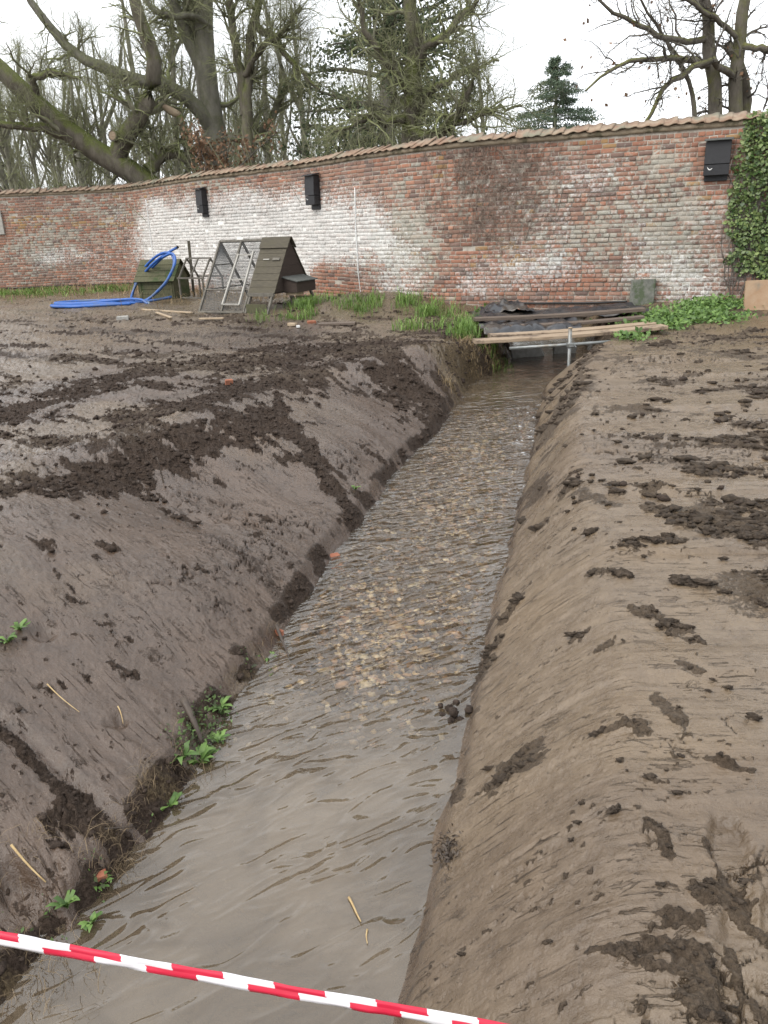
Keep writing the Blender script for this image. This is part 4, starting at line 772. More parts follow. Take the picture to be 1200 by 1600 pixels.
# 7: slender trees of the wood further back, three kinds copied about
protos = []
for k_ in range(3):
    h = (11, 9.5, 8)[k_]; ln_ = 1.4; L_ = [([V3(0, 0, 0), V3(.1, .05, h * .3), V3(-.1 + .3 * k_, .1, h * .6), V3(.2, -.1, h)], [.17, .14, .10, .03])]
    for j in range(5 + k_):
        z = h * rng.uniform(.2, .65); a = rng.uniform(0, 6.28); d = V3(math.cos(a), math.sin(a), 0); l = rng.uniform(1.2, 2.6); L_.append(([V3(.05, .05, z), V3(.05, .05, z) + d * l * .4 + V3(0, 0, l * .6), V3(.05, .05, z) + d * l * .7 + V3(0, 0, l * 1.7)], [.07, .05, .02]))
    protos.append(L_)
slots = []
for k_ in range(32):
    Y = rng.uniform(31, 50); u = rng.uniform(-60, 500) if k_ < 24 else rng.uniform(470, 800) if k_ < 28 else rng.uniform(-40, 260); p = at(u, 300, Y); slots.append((k_ % 3, p[0], Y, rng.uniform(0, 6.28), rng.uniform(.8, 1.15)))
done = {}
LBL = 'slender bare tree among many in the wood behind the wall'
for kd, x, y, a, sc in slots:
    if kd not in done:
        root, _, _ = tree('slender_tree', protos[kd], [dict(k=10, length=(.8, 2.2), ang=(.3, .9), up=.45, wig=.2, n=6, tmin=.15, rfac=.45, rmax=.05, rend=.25), dict(k=7, length=(.4, 1.2), ang=(.3, .9), up=.3, wig=.25, n=4, rfac=.5, rmax=.02, rend=.4), dict(k=4, length=(.3, .8), ang=(.3, .9), up=.15, wig=.25, n=4, rfac=.6, rmax=.012, rend=.6)], M['trunk_bark'], M['twig'], LBL, group='slender trees of the wood behind the wall', sides=7)
        done[kd] = root
    else:
        src = done[kd]; root = src.copy(); COL.objects.link(root)
        for ch in src.children:
            c = ch.copy(); COL.objects.link(c); c.parent = root
    root.location = (x, y, 0); root.rotation_euler = (rng.normal(0, .04), rng.normal(0, .06), a); root.scale = (sc, sc, sc * rng.uniform(.9, 1.1))
# low undergrowth of the wood, and far trees as one mass
n = 3600; px = rng.uniform(-24, 9, n); py = rng.uniform(0, 1, n) * 6 + np.interp(px, [-24, -7, 0, 6, 9], [27.5, 26.5, 19, 17, 16]); keep = (px < 1.5) | (rng.random(n) < .12); px, py = px[keep], py[keep]; n = len(px)
P0 = np.c_[px, py, 0 * px]; d = unit(np.c_[rng.normal(0, .3, n), rng.normal(0, .3, n), np.ones(n)]); Q = [P0]
Lh = rng.uniform(1.2, 4.6, n)
for j in range(4): d = unit(d + .16 * rng.normal(size=d.shape)); Q.append(Q[-1] + d * Lh[:, None] / 4)
P = np.stack(Q, 1); v, f = btubes(P, rng.uniform(.006, .016, (n, 1)) * np.linspace(1, .5, 5)[None], 3); tag(np_mesh('undergrowth', v, f, M['twig']), 'thicket of bare saplings and brush behind the wall', 'undergrowth', kind='stuff')
n = 1150; px = rng.uniform(-60, 26, n); py = rng.uniform(60, 85, n); px = np.where(rng.random(n) < .25, px, rng.uniform(-60, 6, n)); d = unit(np.c_[rng.normal(0, .12, n), rng.normal(0, .12, n), np.ones(n)]); Q = [np.c_[px, py, 0 * px]]; Lh = np.where(px > 6, rng.uniform(2, 4.5, n), rng.uniform(5, 15, n))
for j in range(4): d = unit(d + .10 * rng.normal(size=d.shape)); Q.append(Q[-1] + d * Lh[:, None] / 4)
P = np.stack(Q, 1); R1 = rng.gamma(2, .018, (n, 1)) * np.linspace(1, .35, 5)[None]; P2, R2 = spawn(P, R1, 3, (.8, 3), ang=(.2, .8), up=.3, wig=.2, n=4, tmin=.3, rfac=.5, rmax=.03)
v, f = merge([btubes(P, R1, 3), btubes(P2, R2, 3)]); tag(np_mesh('treeline', v, f, M['twigdark']), 'hazy mass of distant bare trees behind the wood', 'trees', kind='stuff')
# brown leaved young beech above the wall
gb = at(335, 240, 24.0); root = empty('beech_sapling', (gb[0], gb[1], 0), label='young beech with withered brown leaves showing above the wall', cat='shrub')
P, Rr = limb_set([([V3(0, 0, 0), V3(rng.normal(0, .3), rng.normal(0, .3), 2.2), V3(rng.normal(0, .7), rng.normal(0, .5), 4.1)], [.05, .035, .01]) for _ in range(5)], 8, .03); P2, R2 = spawn(P, Rr, 14, (.4, 1.0), ang=(.4, 1.1), up=.1, n=4, tmin=.5, rfac=.5)
v, f = merge([btubes(P, Rr, 6), btubes(P2, R2, 3)]); np_mesh('stems', v, f, M['twigdark'], root); tp = P2[:, 1:].reshape(-1, 3); tp = tp[rng.integers(0, len(tp), 1300)]; leaves('withered_leaves', tp + rng.normal(size=tp.shape) * .1, rng.uniform(.05, .09, len(tp)), M['dryleaf'], root, long=1.6)

# ------------------------------------------------------------------ ivy on the right end of the wall
n = 15000; s1 = s_of_u(1150) + rng.random(n) ** .8 * (s_of_u(1320) - s_of_u(1150)); zs = rng.uniform(.15, WALL_H + .12, n)
u1 = np.interp(s1, S_, WU); edge = 1158 + 16 * np.sin(zs * 2.3 + .8) + 14 * vn(zs * 4, zs * 0, 171) - 12 * ss(2.0, 2.8, zs) ; ok = (u1 > edge) & (zs > .55 - .0045 * (u1 - 1160) + .3 * vn(s1 * 3, zs * 0, 172)); s1, zs = s1[ok], zs[ok]
dep = .03 + .13 * rng.random(len(s1)) * ss(0, .5, s1 - s_of_u(1160)) + .03 * vn(s1 * 4, zs * 4, 173); pos = wall_p(s1, zs, dep); nrm = np.stack([np.interp(s1, S_, TY), -np.interp(s1, S_, TX), .45 + 0 * s1], -1)
keep = (fbm(s1 * 3, zs * 3, 3, 174) > -.28) | (rng.random(len(s1)) < .35); s1, zs, pos, nrm = s1[keep], zs[keep], pos[keep], nrm[keep]
ivy = empty('ivy', (0, 0, 0), label='glossy green ivy covering the right end of the brick wall', cat='ivy'); leaves('ivy_leaves', pos, rng.gamma(5, .0078, len(s1)).clip(.018, .075), M['ivy'], ivy, nrm=nrm, long=1.15, up=-.6)
n = 220; s1 = rng.uniform(s_of_u(1165), s_of_u(1320), n); P = []; zc = rng.uniform(.1, 1.6, n)
for j in range(6): P.append(np.stack([s1, np.minimum(zc, WALL_H)], -1)); s1 = s1 + rng.normal(0, .05, n); zc = zc + .22
P = np.stack(P, 1); v, f = btubes(wall_p(P[..., 0], P[..., 1], .02 + 0 * P[..., 0]), .008 * np.linspace(1, .5, 6)[None] * np.ones((n, 1)), 4); np_mesh('stems', v, f, M['twigdark'], ivy)

# ------------------------------------------------------------------ boxes fixed high on the wall
def wall_frame(u, z, out=0.0):
    s = s_of_u(u); p = wall_p(np.array([s]), np.array([z]), out)[0]; return p, math.atan2(np.interp(s, S_, TY), np.interp(s, S_, TX))
def bat_box(u, z0, w, h, d, label, emblem=False, skew=0.0):
    p, a = wall_frame(u, z0, .012); root = empty('bat_box', p, a, label=label, cat='box', group='black boxes on the wall')   # local -Y points into the garden
    mb = MB(); mb.box((-w / 2 * .93, -.03, -h * .16), (w / 2 * .93, 0, h * .98)); mb.build('back_board', M['black'], root, bevel=.004)
    mb = MB(); mb.add([(x, y, z) for x in (-w / 2, w / 2) for y, z in ((-.028, 0), (-d, 0), (-d, h * .30), (-.028, h * .30))], [(0, 1, 2, 3), (7, 6, 5, 4), (0, 4, 5, 1), (1, 5, 6, 2), (2, 6, 7, 3), (3, 7, 4, 0)]); mb.build('lower_front', M['black'], root, bevel=.004)
    mb = MB(); mb.add([(x, y, z) for x in (-w / 2, w / 2) for y, z in ((-.028, h * .31), (-d - .008, h * .31), (-d * .92, h * .95), (-.028, h * .95))], [(0, 1, 2, 3), (7, 6, 5, 4), (0, 4, 5, 1), (1, 5, 6, 2), (2, 6, 7, 3), (3, 7, 4, 0)]); mb.build('upper_front', M['black'], root, bevel=.004)
    mb = MB(); mb.add([(x, y, z) for x in (-w / 2 - .025, w / 2 + .025) for y, z in ((0.0, h * 1.0), (-d - .05, h * .945), (-d - .05, h * .975), (0.0, h * 1.04))], [(0, 1, 2, 3), (7, 6, 5, 4), (0, 4, 5, 1), (1, 5, 6, 2), (2, 6, 7, 3), (3, 7, 4, 0)]); mb.build('roof', M['felt'] if emblem else M['black'], root, bevel=.004)
    # small white flying-bat mark
    e = np.array([(-.5, .25), (-.28, .05), (-.12, -.12), (0, -.18), (.14, -.16), (.32, -.02), (.5, .02), (.30, -.22), (.05, -.36), (-.2, -.28), (-.38, -.02)]) * (.085 if emblem else .06); y0 = -d - .006
    mb = MB(); cx = -w * .26; cz = h * .20; vv = [(cx + q[0], y0, cz + q[1]) for q in e] + [(cx + q[0], y0 + .004, cz + q[1]) for q in e]; m_ = len(e)
    mb.add(vv, [tuple(range(m_)), tuple(range(2 * m_ - 1, m_ - 1, -1))] + [(i, i + m_, (i + 1) % m_ + m_, (i + 1) % m_) for i in range(m_)]); mb.build('emblem', M['white'], root)
    return root
bat_box(318, 1.98, .29, .58, .16, 'black wooden box on the wall nearest the blue pipe')
bat_box(494, 1.99, .32, .60, .17, 'black wooden box on the wall above the wooden chicken house')
bat_box(1126, 2.06, .37, .52, .15, 'black wooden box with white bat mark beside the ivy', True)
p, a = wall_frame(-20, 1.70, .02); root = empty('notice_board', p, a, label='cream weathered board on the wall at the left picture edge', cat='board')
mb = MB(); mb.box((-.5, -.05, 0), (.42, 0, .68)); mb.build('board', M['paleframe'], root, bevel=.006); mb = MB(); mb.box((-.44, -.075, .26), (.30, -.052, .62)); mb.build('panel', M['cream'], root, bevel=.004)

# ------------------------------------------------------------------ blue pipe coil
hut = V3(-5.05, 19.4, 0); hut[2] = mz(hut[0], hut[1])
pipe = empty('blue_pipe', (0, 0, 0), label='loose coil of thick blue plastic pipe lying over the small hutch', cat='pipe')
def loop(pts, n=44): 
    q = resample(pts, n); 
    for _ in range(3): q[1:-1] = .25 * q[:-2] + .5 * q[1:-1] + .25 * q[2:]
    return q
Yp = 18.6
RP = .030
big = [at(278, 386, 18.9), at(258, 396, 18.75), at(238, 412, 18.9), at(214, 440, 19.7), at(203, 466, 19.5), at(212, 478, 18.6), at(236, 466, 18.45), at(258, 446, 18.4), at(273, 420, 18.4), at(276, 400, 18.5), at(262, 390, 18.7), at(240, 402, 19.0), at(219, 426, 19.6), at(208, 452, 19.9), at(206, 472, 19.5)]
coils = [big, [at(206, 470, 19.5), at(215, 483, 18.5), at(240, 461, 18.35), at(261, 440, 18.3), at(276, 408, 18.35), at(271, 394, 18.5), at(255, 401, 18.8), at(238, 418, 19.2)],
         [at(233, 483, 17.9), at(231, 470, 17.95), at(219, 467, 18.1), at(190, 468, 18.4), at(140, 473, 18.5), at(95, 477, 18.5), at(74, 481, 18.3), at(95, 485, 18.0), at(135, 481, 18.0), at(190, 476, 18.1), at(225, 472, 18.2), at(268, 464, 18.6)],
         [at(204, 472, 19.2), at(170, 470, 19.2), at(120, 473, 19.2), at(84, 478, 19.0), at(92, 482, 18.7), at(150, 478, 18.7), at(200, 472, 18.9)],
         [at(212, 478, 18.5), at(180, 474, 18.4), at(130, 477, 18.4), at(85, 482, 18.2), at(78, 485, 18.1), at(120, 487, 17.8), at(170, 480, 17.9), at(205, 476, 18.0)]]
for c_ in coils:
    q = loop(c_, 60); q[:, 2] = np.maximum(q[:, 2], macro(q[:, 0], q[:, 1]) + RP + .005); mb = MB(); mb.tube(q, RP, 10); mb.build('pipe_length', M['blue'], pipe, True)
q = loop([at(278, 386, 18.9), at(275.5, 387, 18.87)], 4); mb = MB(); mb.tube(q + (q[0] - q[-1]) * .15, RP * 1.04, 10); mb.build('open_end', M['hole'], pipe, True)
q = loop([at(233, 485, 17.9), at(233, 479, 17.91), at(231.5, 472, 17.95)], 6); q[:, 2] = np.maximum(q[:, 2], mz(q[0][0], q[0][1]) + RP); mb = MB(); mb.tube(q, RP * 1.05, 10); mb.build('worn_end', M['pipeend'], pipe, True)
q = loop([at(257, 466.5, 18.55), at(262, 465.5, 18.58)], 4); mb = MB(); mb.tube(q, RP * 1.08, 10); mb.build('label_band', M['white'], pipe, True)

# ------------------------------------------------------------------ small hutch
root = empty('wooden_hutch', hut, math.radians(-14), label='small mossy wooden hutch with pitched roof behind the blue pipe', cat='hutch')
w, d, h1, h2 = .92, .80, .46, .88
mb = MB(); mb.add([(-w / 2, -d / 2, 0), (-w / 2, d / 2, 0), (-w / 2, d / 2, h1), (-w / 2, 0, h2 - .03), (-w / 2, -d / 2, h1), (-w / 2 + .02, -d / 2, 0), (-w / 2 + .02, d / 2, 0), (-w / 2 + .02, d / 2, h1), (-w / 2 + .02, 0, h2 - .03), (-w / 2 + .02, -d / 2, h1)], [(0, 1, 2, 3, 4), (9, 8, 7, 6, 5), (0, 5, 6, 1), (1, 6, 7, 2), (2, 7, 8, 3), (3, 8, 9, 4), (4, 9, 5, 0)]); gable = mb.build('gable', M['woodmoss'], root)
g2 = gable.copy(); COL.objects.link(g2); g2.parent = root; g2.location = (w - .02, 0, 0)
for j in range(4): mb = MB(); z = .02 + j * .11; mb.box((-w / 2 + .022, -d / 2 + .002, z), (w / 2 - .022, -d / 2 + .022, z + .105), jit=.002); mb.build('board', M['woodmoss'], root)
mb = MB(); mb.box((-w / 2 + .022, d / 2 - .022, .02), (w / 2 - .022, d / 2 - .002, h1)); mb.build('back_panel', M['wood'], root)
sl_ = math.hypot(d / 2 + .06, h2 - h1 + .05); 
for sgn in (-1, 1):
    n_ = V3(0, sgn * (d / 2 + .06), -(h2 - h1 + .05)) / sl_; nn = V3(0, -sgn * n_[2] * -1, 0); up_ = unit(np.cross(V3(1, 0, 0), n_) * sgn)
    for j in range(4):
        a0 = V3(0, 0, h2) + n_ * sl_ * j / 4; a1 = V3(0, 0, h2) + n_ * sl_ * ((j + 1) / 4 + .015); mb = MB(); t_up = up_ * .022 if up_[2] > 0 else -up_ * .022; x0, x1 = -w / 2 - .06, w / 2 + .06
        vv = [V3(x, 0, 0) + q for x in (x0, x1) for q in (a0, a1 + t_up * .5, a1 + t_up * 1.4, a0 + t_up)]; mb.add(vv, [(0, 1, 2, 3), (7, 6, 5, 4), (0, 4, 5, 1), (1, 5, 6, 2), (2, 6, 7, 3), (3, 7, 4, 0)]); mb.build('roof_board', M['woodmoss'], root)
for x in (-.40, .40): mb = MB(); mb.box((x - .02, -d / 2 - .012, 0), (x + .02, -d / 2, h1)); mb.build('batten', M['woodmoss'], root)

# ------------------------------------------------------------------ little frame of an old run, and a stake
p = V3(-4.05, 18.9, 0); p[2] = mz(p[0], p[1]); root = empty('small_run_frame', p, math.radians(-35), label='small bare timber frame between the hutch and the chicken run', cat='frame')
w, d, e1, h = .78, .62, .50, .92
for x in (-w / 2, w / 2):
    for y in (-d / 2, d / 2): mb = MB(); mb.bar((x, y, 0), (x, y, e1), .035, .035, (0, 1, 0)); mb.build('post', M['frame'], root); mb = MB(); mb.bar((x, y, e1 - .01), (x, 0, h), .035, .03, (1, 0, 0)); mb.build('rafter', M['frame'], root)
for y in (-d / 2, d / 2): mb = MB(); mb.bar((-w / 2 - .05, y, e1), (w / 2 + .05, y, e1), .035, .035); mb.build('rail', M['frame'], root)
mb = MB(); mb.bar((-w / 2 - .03, 0, h), (w / 2 + .03, 0, h), .035, .035); mb.build('ridge', M['frame'], root)
mb = MB(); mb.bar((0, -d / 2, e1), (0, 0, h), .03, .03, (1, 0, 0)); mb.build('rafter', M['frame'], root); mb = MB(); mb.bar((-w / 2, -d / 2, .06), (w / 2, -d / 2, .06), .03, .03); mb.build('rail', M['frame'], root)
p = at(304, 470, 19.8); p[2] = mz(p[0], p[1]); mb = MB(); mb.bar((0, 0, 0), (.03, 0, 1.28), .06, .05, (0, 1, 0)); o = mb.build('wooden_stake', M['wood'], None, bevel=.004); o.location = p; tag(o, 'upright wooden stake by the wall behind the small frame', 'stake')

# ------------------------------------------------------------------ chicken ark: wire run and house
ark = V3(-3.437, 15.566, 0); ark[2] = mz(ark[0] + .8, ark[1] - .3) + .0
RUN = empty('chicken_run', ark, -.489, label='long triangular timber and wire chicken run joined to the slatted house', cat='chicken run')
Lr, Wd, Ht = 1.06, 1.75, 1.28
ap = V3(0, Wd / 2, Ht)
def rbar(a, b, w_, name, mat='frame', par=None): mb = MB(); mb.bar(a, b, w_, w_ * .8, (0, .3, 1) if abs(b[2] - a[2]) < .1 else (1, 0, 0)); return mb.build(name, M[mat], par or RUN)
for x in (0, Lr / 2, Lr): 
    for y in (0, Wd): rbar(V3(x, y, 0), V3(x, Wd / 2, Ht), .045, 'rafter')
rbar(V3(0, Wd / 2, Ht), V3(Lr, Wd / 2, Ht), .045, 'ridge')
for y in (0, Wd): rbar(V3(0, y, .02), V3(Lr, y, .02), .045, 'bottom_rail'); rbar(V3(0, y * .68 + Wd * .16, Ht * .32), V3(Lr, y * .68 + Wd * .16, Ht * .32), .03, 'middle_rail')
for f_ in (.32, .66): rbar(V3(0, Wd / 2 * f_, Ht * f_), V3(0, Wd - Wd / 2 * f_, Ht * f_), .03, 'cross_rail')
# the door frame lying on the near slope
sl = lambda x, f_, o_=.03: V3(x, Wd / 2 * f_ - o_, Ht * f_ + o_ * .6)
door = empty('door', (0, 0, 0)); door.parent = RUN
for a_, b_ in ((sl(.54, .10), sl(.58, .80)), (sl(.94, .10), sl(.92, .84))): mb = MB(); mb.bar(a_, b_, .042, .03, (1, 0, 0)); mb.build('stile', M['paleframe'], door)
for f_ in (.11, .45, .79): mb = MB(); mb.bar(sl(.54, f_), sl(.93, f_), .036, .026); mb.build('door_rail', M['paleframe'], door)
def wires(a, b, c, d_, name, step=.036, r=.0024):
    """a net of wires over the quad a b (bottom) c d (top)"""
    a, b, c, d_ = map(lambda q: np.asarray(q, float), (a, b, c, d_)); P = []
    n1 = int(np.linalg.norm(b - a) / step) + 1; n2 = int(np.linalg.norm(d_ - a) / step) + 1
    for i in range(n1 + 1): t = i / n1; P.append((a + (b - a) * t, d_ + (c - d_) * t))
    for i in range(n2 + 1): t = i / n2; P.append((a + (d_ - a) * t, b + (c - b) * t))
    P = np.array(P); v, f = btubes(P, np.full((len(P), 2), r), 3); return np_mesh(name, v, f, M['wire'], RUN)
wires(V3(0, 0, 0), V3(Lr, 0, 0), V3(Lr, Wd / 2, Ht), V3(0, Wd / 2, Ht), 'wire_netting'); wires(V3(0, Wd, 0), V3(Lr, Wd, 0), V3(Lr, Wd / 2, Ht), V3(0, Wd / 2, Ht), 'wire_netting'); wires(V3(0, 0, 0), V3(0, Wd, 0), V3(0, Wd / 2 + .01, Ht), V3(0, Wd / 2 - .01, Ht), 'wire_netting')
c_, s_a = math.cos(-.489), math.sin(-.489); hpos = ark + V3(c_ * (Lr + .02), s_a * (Lr + .02), 0)
HS = empty('chicken_house', hpos, -.489, label='steep roofed wooden chicken house with nest box at the end of the run', cat='chicken house')
Lh, zf = .56, .36
f0 = zf / Ht
def quadboard(x0, x1, fa, fb, side, th, mat, name, out=0.0):
    """board on the near (side 0) or far (side 1) slope between slope fractions fa and fb"""
    def pt(x, f_, o_): y = Wd / 2 * f_; n_ = unit(V3(0, -Ht, Wd / 2)); q = V3(x, y, Ht * f_) + n_ * o_; return q if side == 0 else V3(q[0], Wd - q[1], q[2])
    vv = [pt(x, f_, o_) for x in (x0, x1) for f_, o_ in ((fa, out), (fb, out - .006), (fb, out + th - .006), (fa, out + th))]; mb = MB(); mb.add(vv, [(0, 1, 2, 3), (7, 6, 5, 4), (0, 4, 5, 1), (1, 5, 6, 2), (2, 6, 7, 3), (3, 7, 4, 0)]); return mb.build(name, M[mat], HS)
for side in (0, 1):
    nbd = 7; fs = np.linspace(f0 - .02, .90, nbd + 1)
    for j in range(nbd): quadboard(-.02, Lh + .02, fs[j] - .006, fs[j + 1] + .004, side, .018, 'wood', 'roof_board', .01)
    quadboard(-.04, Lh + .05, .865, 1.02, side, .020, 'wood', 'ridge_board', .033)
quadboard(.34, .50, .70, .735, 0, .02, 'frame', 'latch_batten', .03); quadboard(.12, .26, .71, .725, 0, .012, 'paleframe', 'hinge_batten', .03)
for x, nm in ((Lh - .02, 'gable'), (.0, 'inner_gable')):
    zb = [zf + j * (Ht - zf) / 6 for j in range(7)]
    for j in range(6 if nm == 'gable' else 1):
        za, zc = (zb[j], zb[j + 1]) if nm == 'gable' else (zf, Ht); ya, yc = Wd / 2 * za / Ht, Wd / 2 * zc / Ht; za += .002; mb = MB(); vv = [(xx, y, z) for xx in (x, x + .018) for y, z in ((ya, za), (Wd - ya, za), (Wd - yc, zc), (yc, zc))]; mb.add(vv, [(0, 1, 2, 3), (7, 6, 5, 4), (0, 4, 5, 1), (1, 5, 6, 2), (2, 6, 7, 3), (3, 7, 4, 0)]); mb.build('gable_board' if nm == 'gable' else 'inner_wall', M['wooddark'], HS)
y0_, y1_ = Wd / 2 * f0, Wd - Wd / 2 * f0
mb = MB(); mb.box((0.02, y0_, zf - .03), (Lh - .025, y1_, zf)); mb.build('floor_board', M['wooddark'], HS)
mb = MB(); mb.bar((-.02, y0_ - .05, zf - .035), (Lh + .02, y0_ - .05, zf - .035), .05, .06); mb.build('sill_beam', M['frame'], HS)
for y in (0, Wd):
    for x in (.03, Lh - .03): mb = MB(); mb.bar((x, y, -.02), (x, y + (Wd / 2 - y) * f0 * 1.0, zf - .01), .05, .04, (1, 0, 0)); mb.build('leg', M['frame'], HS)
for y in (.02, Wd - .02): mb = MB(); mb.box((.05, y - .01, .01), (Lh - .05, y + .01, .17)); mb.build('skirt_board', M['woodmoss'], HS)
# nest box on the gable
nb_ = empty('nest_box', (Lh - .001, Wd / 2 + .02, zf - .03)); nb_.parent = HS
mb = MB(); mb.add([(x, y, z) for y in (-.33, .33) for x, z in ((0, 0), (.30, 0), (.30, .20), (0, .27))], [(0, 1, 2, 3), (7, 6, 5, 4), (0, 4, 5, 1), (1, 5, 6, 2), (2, 6, 7, 3), (3, 7, 4, 0)]); mb.build('box_body', M['wooddark'], nb_, bevel=.004)
mb = MB(); mb.add([(x, y, z) for y in (-.37, .37) for x, z in ((.0, .275), (.34, .195), (.34, .212), (.0, .295))], [(0, 1, 2, 3), (7, 6, 5, 4), (0, 4, 5, 1), (1, 5, 6, 2), (2, 6, 7, 3), (3, 7, 4, 0)]); mb.build('box_lid', M['felt'], nb_)
mb = MB(); mb.box((.0, -.28, -.055), (.24, -.02, -.005)); mb.build('support_block', M['palestick'], nb_)

# ------------------------------------------------------------------ plank bridge, sheeting, poles
def plank(pa, pb, w_, th, mat, label, cat='plank', name='plank', grp='planks laid over the stream'):
    pa, pb = V3(*pa), V3(*pb); L_ = np.linalg.norm(pb - pa); n_ = 9; mb = MB(); V = []; d = unit(pb - pa); x = unit(np.cross(d, V3(0, 0, 1))); 
    for i in range(n_):
        t = i / (n_ - 1); q = pa + (pb - pa) * t - V3(0, 0, .018 * math.sin(math.pi * t)); jw = w_ / 2 * (1 + .03 * rng.normal())
        V += [q - x * jw - V3(0, 0, th / 2), q + x * jw - V3(0, 0, th / 2), q + x * jw + V3(0, 0, th / 2), q - x * jw + V3(0, 0, th / 2)]
    F = [(0, 1, 2, 3), tuple(4 * n_ - 4 + k for k in (3, 2, 1, 0))] + [(4 * i + k, 4 * i + (k + 1) % 4, 4 * i + 4 + (k + 1) % 4, 4 * i + 4 + k) for i in range(n_ - 1) for k in range(4)]
    mid = (pa + pb) / 2; a = math.atan2(d[1], d[0]); mb.add(np.array(V) - mid, F); o = mb.build(name, M[mat], None, bevel=.005); o.location = mid
    return tag(o, label, cat, grp)
plank((1.30, 10.45, .035), (3.92, 10.72, .085), .24, .045, 'plank', 'broad sawn plank along the near edge of the stream crossing')
plank((1.55, 10.78, .050), (3.86, 11.00, .095), .22, .045, 'plank', 'pale sawn plank just behind the front plank of the crossing')
plank((1.45, 11.75, .17), (4.0, 11.85, .20), .16, .05, 'plankdark', 'narrow dark plank lying on the black sheeting')
plank((1.9, 11.32, .10), (3.85, 11.42, .14), .16, .04, 'plankdark', 'muddy plank half covered by the black sheeting')
def sheet(name, x0, x1, ya, yb, zf_, label, seed, nx=70, ny=26):
    X_, Y_ = np.meshgrid(np.linspace(0, 1, nx), np.linspace(0, 1, ny), indexing='ij'); xx = x0 + (x1 - x0) * X_ + .05 * fbm(Y_ * 3, X_ * 3, 2, seed); yy = ya + (yb - ya) * Y_ + .09 * fbm(X_ * 6, Y_ * 2, 3, seed + 1) * (1 + 0 * Y_)
    f_ = fbm(X_ * 9, Y_ * 3.5, 4, seed + 2); zz_ = zf_(X_, Y_) + .06 * f_ + .05 * np.abs(fbm(X_ * 5, Y_ * 6, 3, seed + 3)); o = np_mesh(name, np.stack([xx, yy, zz_], -1).reshape(-1, 3), grid_faces(nx, ny), M['tarp']); m_ = o.modifiers.new('thick', 'SOLIDIFY'); m_.thickness = .006; return tag(o, label, 'tarpaulin', 'black sheeting over the crossing')
sheet('tarpaulin', 1.55, 4.25, 12.15, 13.35, lambda X_, Y_: .085 + .05 * np.sin(Y_ * 3.1) + .12 * ss(.8, 1.0, X_) * 0, 'crumpled black sheeting spread against the wall behind the planks', 181)
sheet('tarpaulin', 1.52, 2.9, 11.05, 12.3, lambda X_, Y_: .085 - .10 * ss(.10, 0, Y_) + .03 * Y_, 'wrinkled black sheeting hanging forward over the left end of the planks', 191)
sheet('tarpaulin', 1.75, 2.5, 12.6, 13.4, lambda X_, Y_: .15 + .14 * np.sin(X_ * 3.1) * np.sin(Y_ * 3.1), 'heaped fold of black sheeting by the grass at the wall', 201, 40, 24)
post = empty('scaffold_post', (2.53, 10.27, -.62), label='upright galvanised post standing in the stream before the planks', cat='post')
mb = MB(); mb.tube([(0, 0, 0), (0, 0, .1), (0, 0, .80)], .024, 12); mb.build('tube', M['galv'], post, True); mb = MB(); mb.tube([(0, 0, .795), (0, 0, .81)], .027, 12); mb.build('rim', M['palestick'], post, True)
mb = MB(); mb.box((-.035, -.04, .55), (.05, .05, .61)); mb.build('clamp', M['galv'], post, bevel=.008); mb = MB(); mb.tube([(.04, 0, .61), (.075, -.02, .55)], .012, 6); mb.build('clamp_bolt', M['galv'], post)
mb = MB(); mb.tube([(1.75, 10.34, -.06), (2.6, 10.32, -.04), (3.5, 10.31, -.01)], .022, 10); tag(mb.build('scaffold_pole', M['galv'], None, True), 'long grey pole slung level under the front plank', 'pole')
# rubble and slabs under the crossing
for i, (x, y, z, s_, lb) in enumerate(((2.35, 12.3, -.47, (.5, .16, .16), 'pale concrete block in the dark under the planks'), (3.0, 12.5, -.48, (.36, .18, .13), 'small pale block under the planks behind the post'))):
    mb = MB(); mb.box((-s_[0] / 2, -s_[1] / 2, -s_[2] / 2), (s_[0] / 2, s_[1] / 2, s_[2] / 2), jit=.02); o = mb.build('concrete_block', M['concrete'], None, bevel=.01); o.location = (x, y, z + .03); tag(o, lb, 'block')
# leaning slab, boards at the right
p, a = wall_frame(1024, 0, .13); p[2] = mz(p[0], p[1]) - .02; mb = MB(); mb.box((-.20, -.03, 0), (.20, .03, .44), jit=.006); o = mb.build('stone_slab', M['stone'], None, bevel=.01); o.location = p; o.rotation_euler = (math.radians(-9), 0, a); tag(o, 'grey stone slab leaning on the wall beside the green weeds', 'slab')
p = at(1182, 497, 12.05); p[2] = mz(p[0], p[1]); mb = MB(); mb.box((-.20, -.03, 0), (.20, .03, .44), jit=.006); o = mb.build('plywood_board', M['ply'], None, bevel=.004); o.location = p; o.rotation_euler = (math.radians(-8), 0, math.radians(-10)); tag(o, 'tan plywood board standing upright at the right picture edge', 'board')
p = p + V3(.42, .12, 0); mb = MB(); mb.box((-.2, -.04, 0), (.2, .04, .40), jit=.006); o = mb.build('yellow_board', M['plyyellow'], None, bevel=.004); o.location = p; o.rotation_euler = (math.radians(-6), 0, math.radians(-14)); tag(o, 'yellow board behind the tan plywood at the right picture edge', 'board')
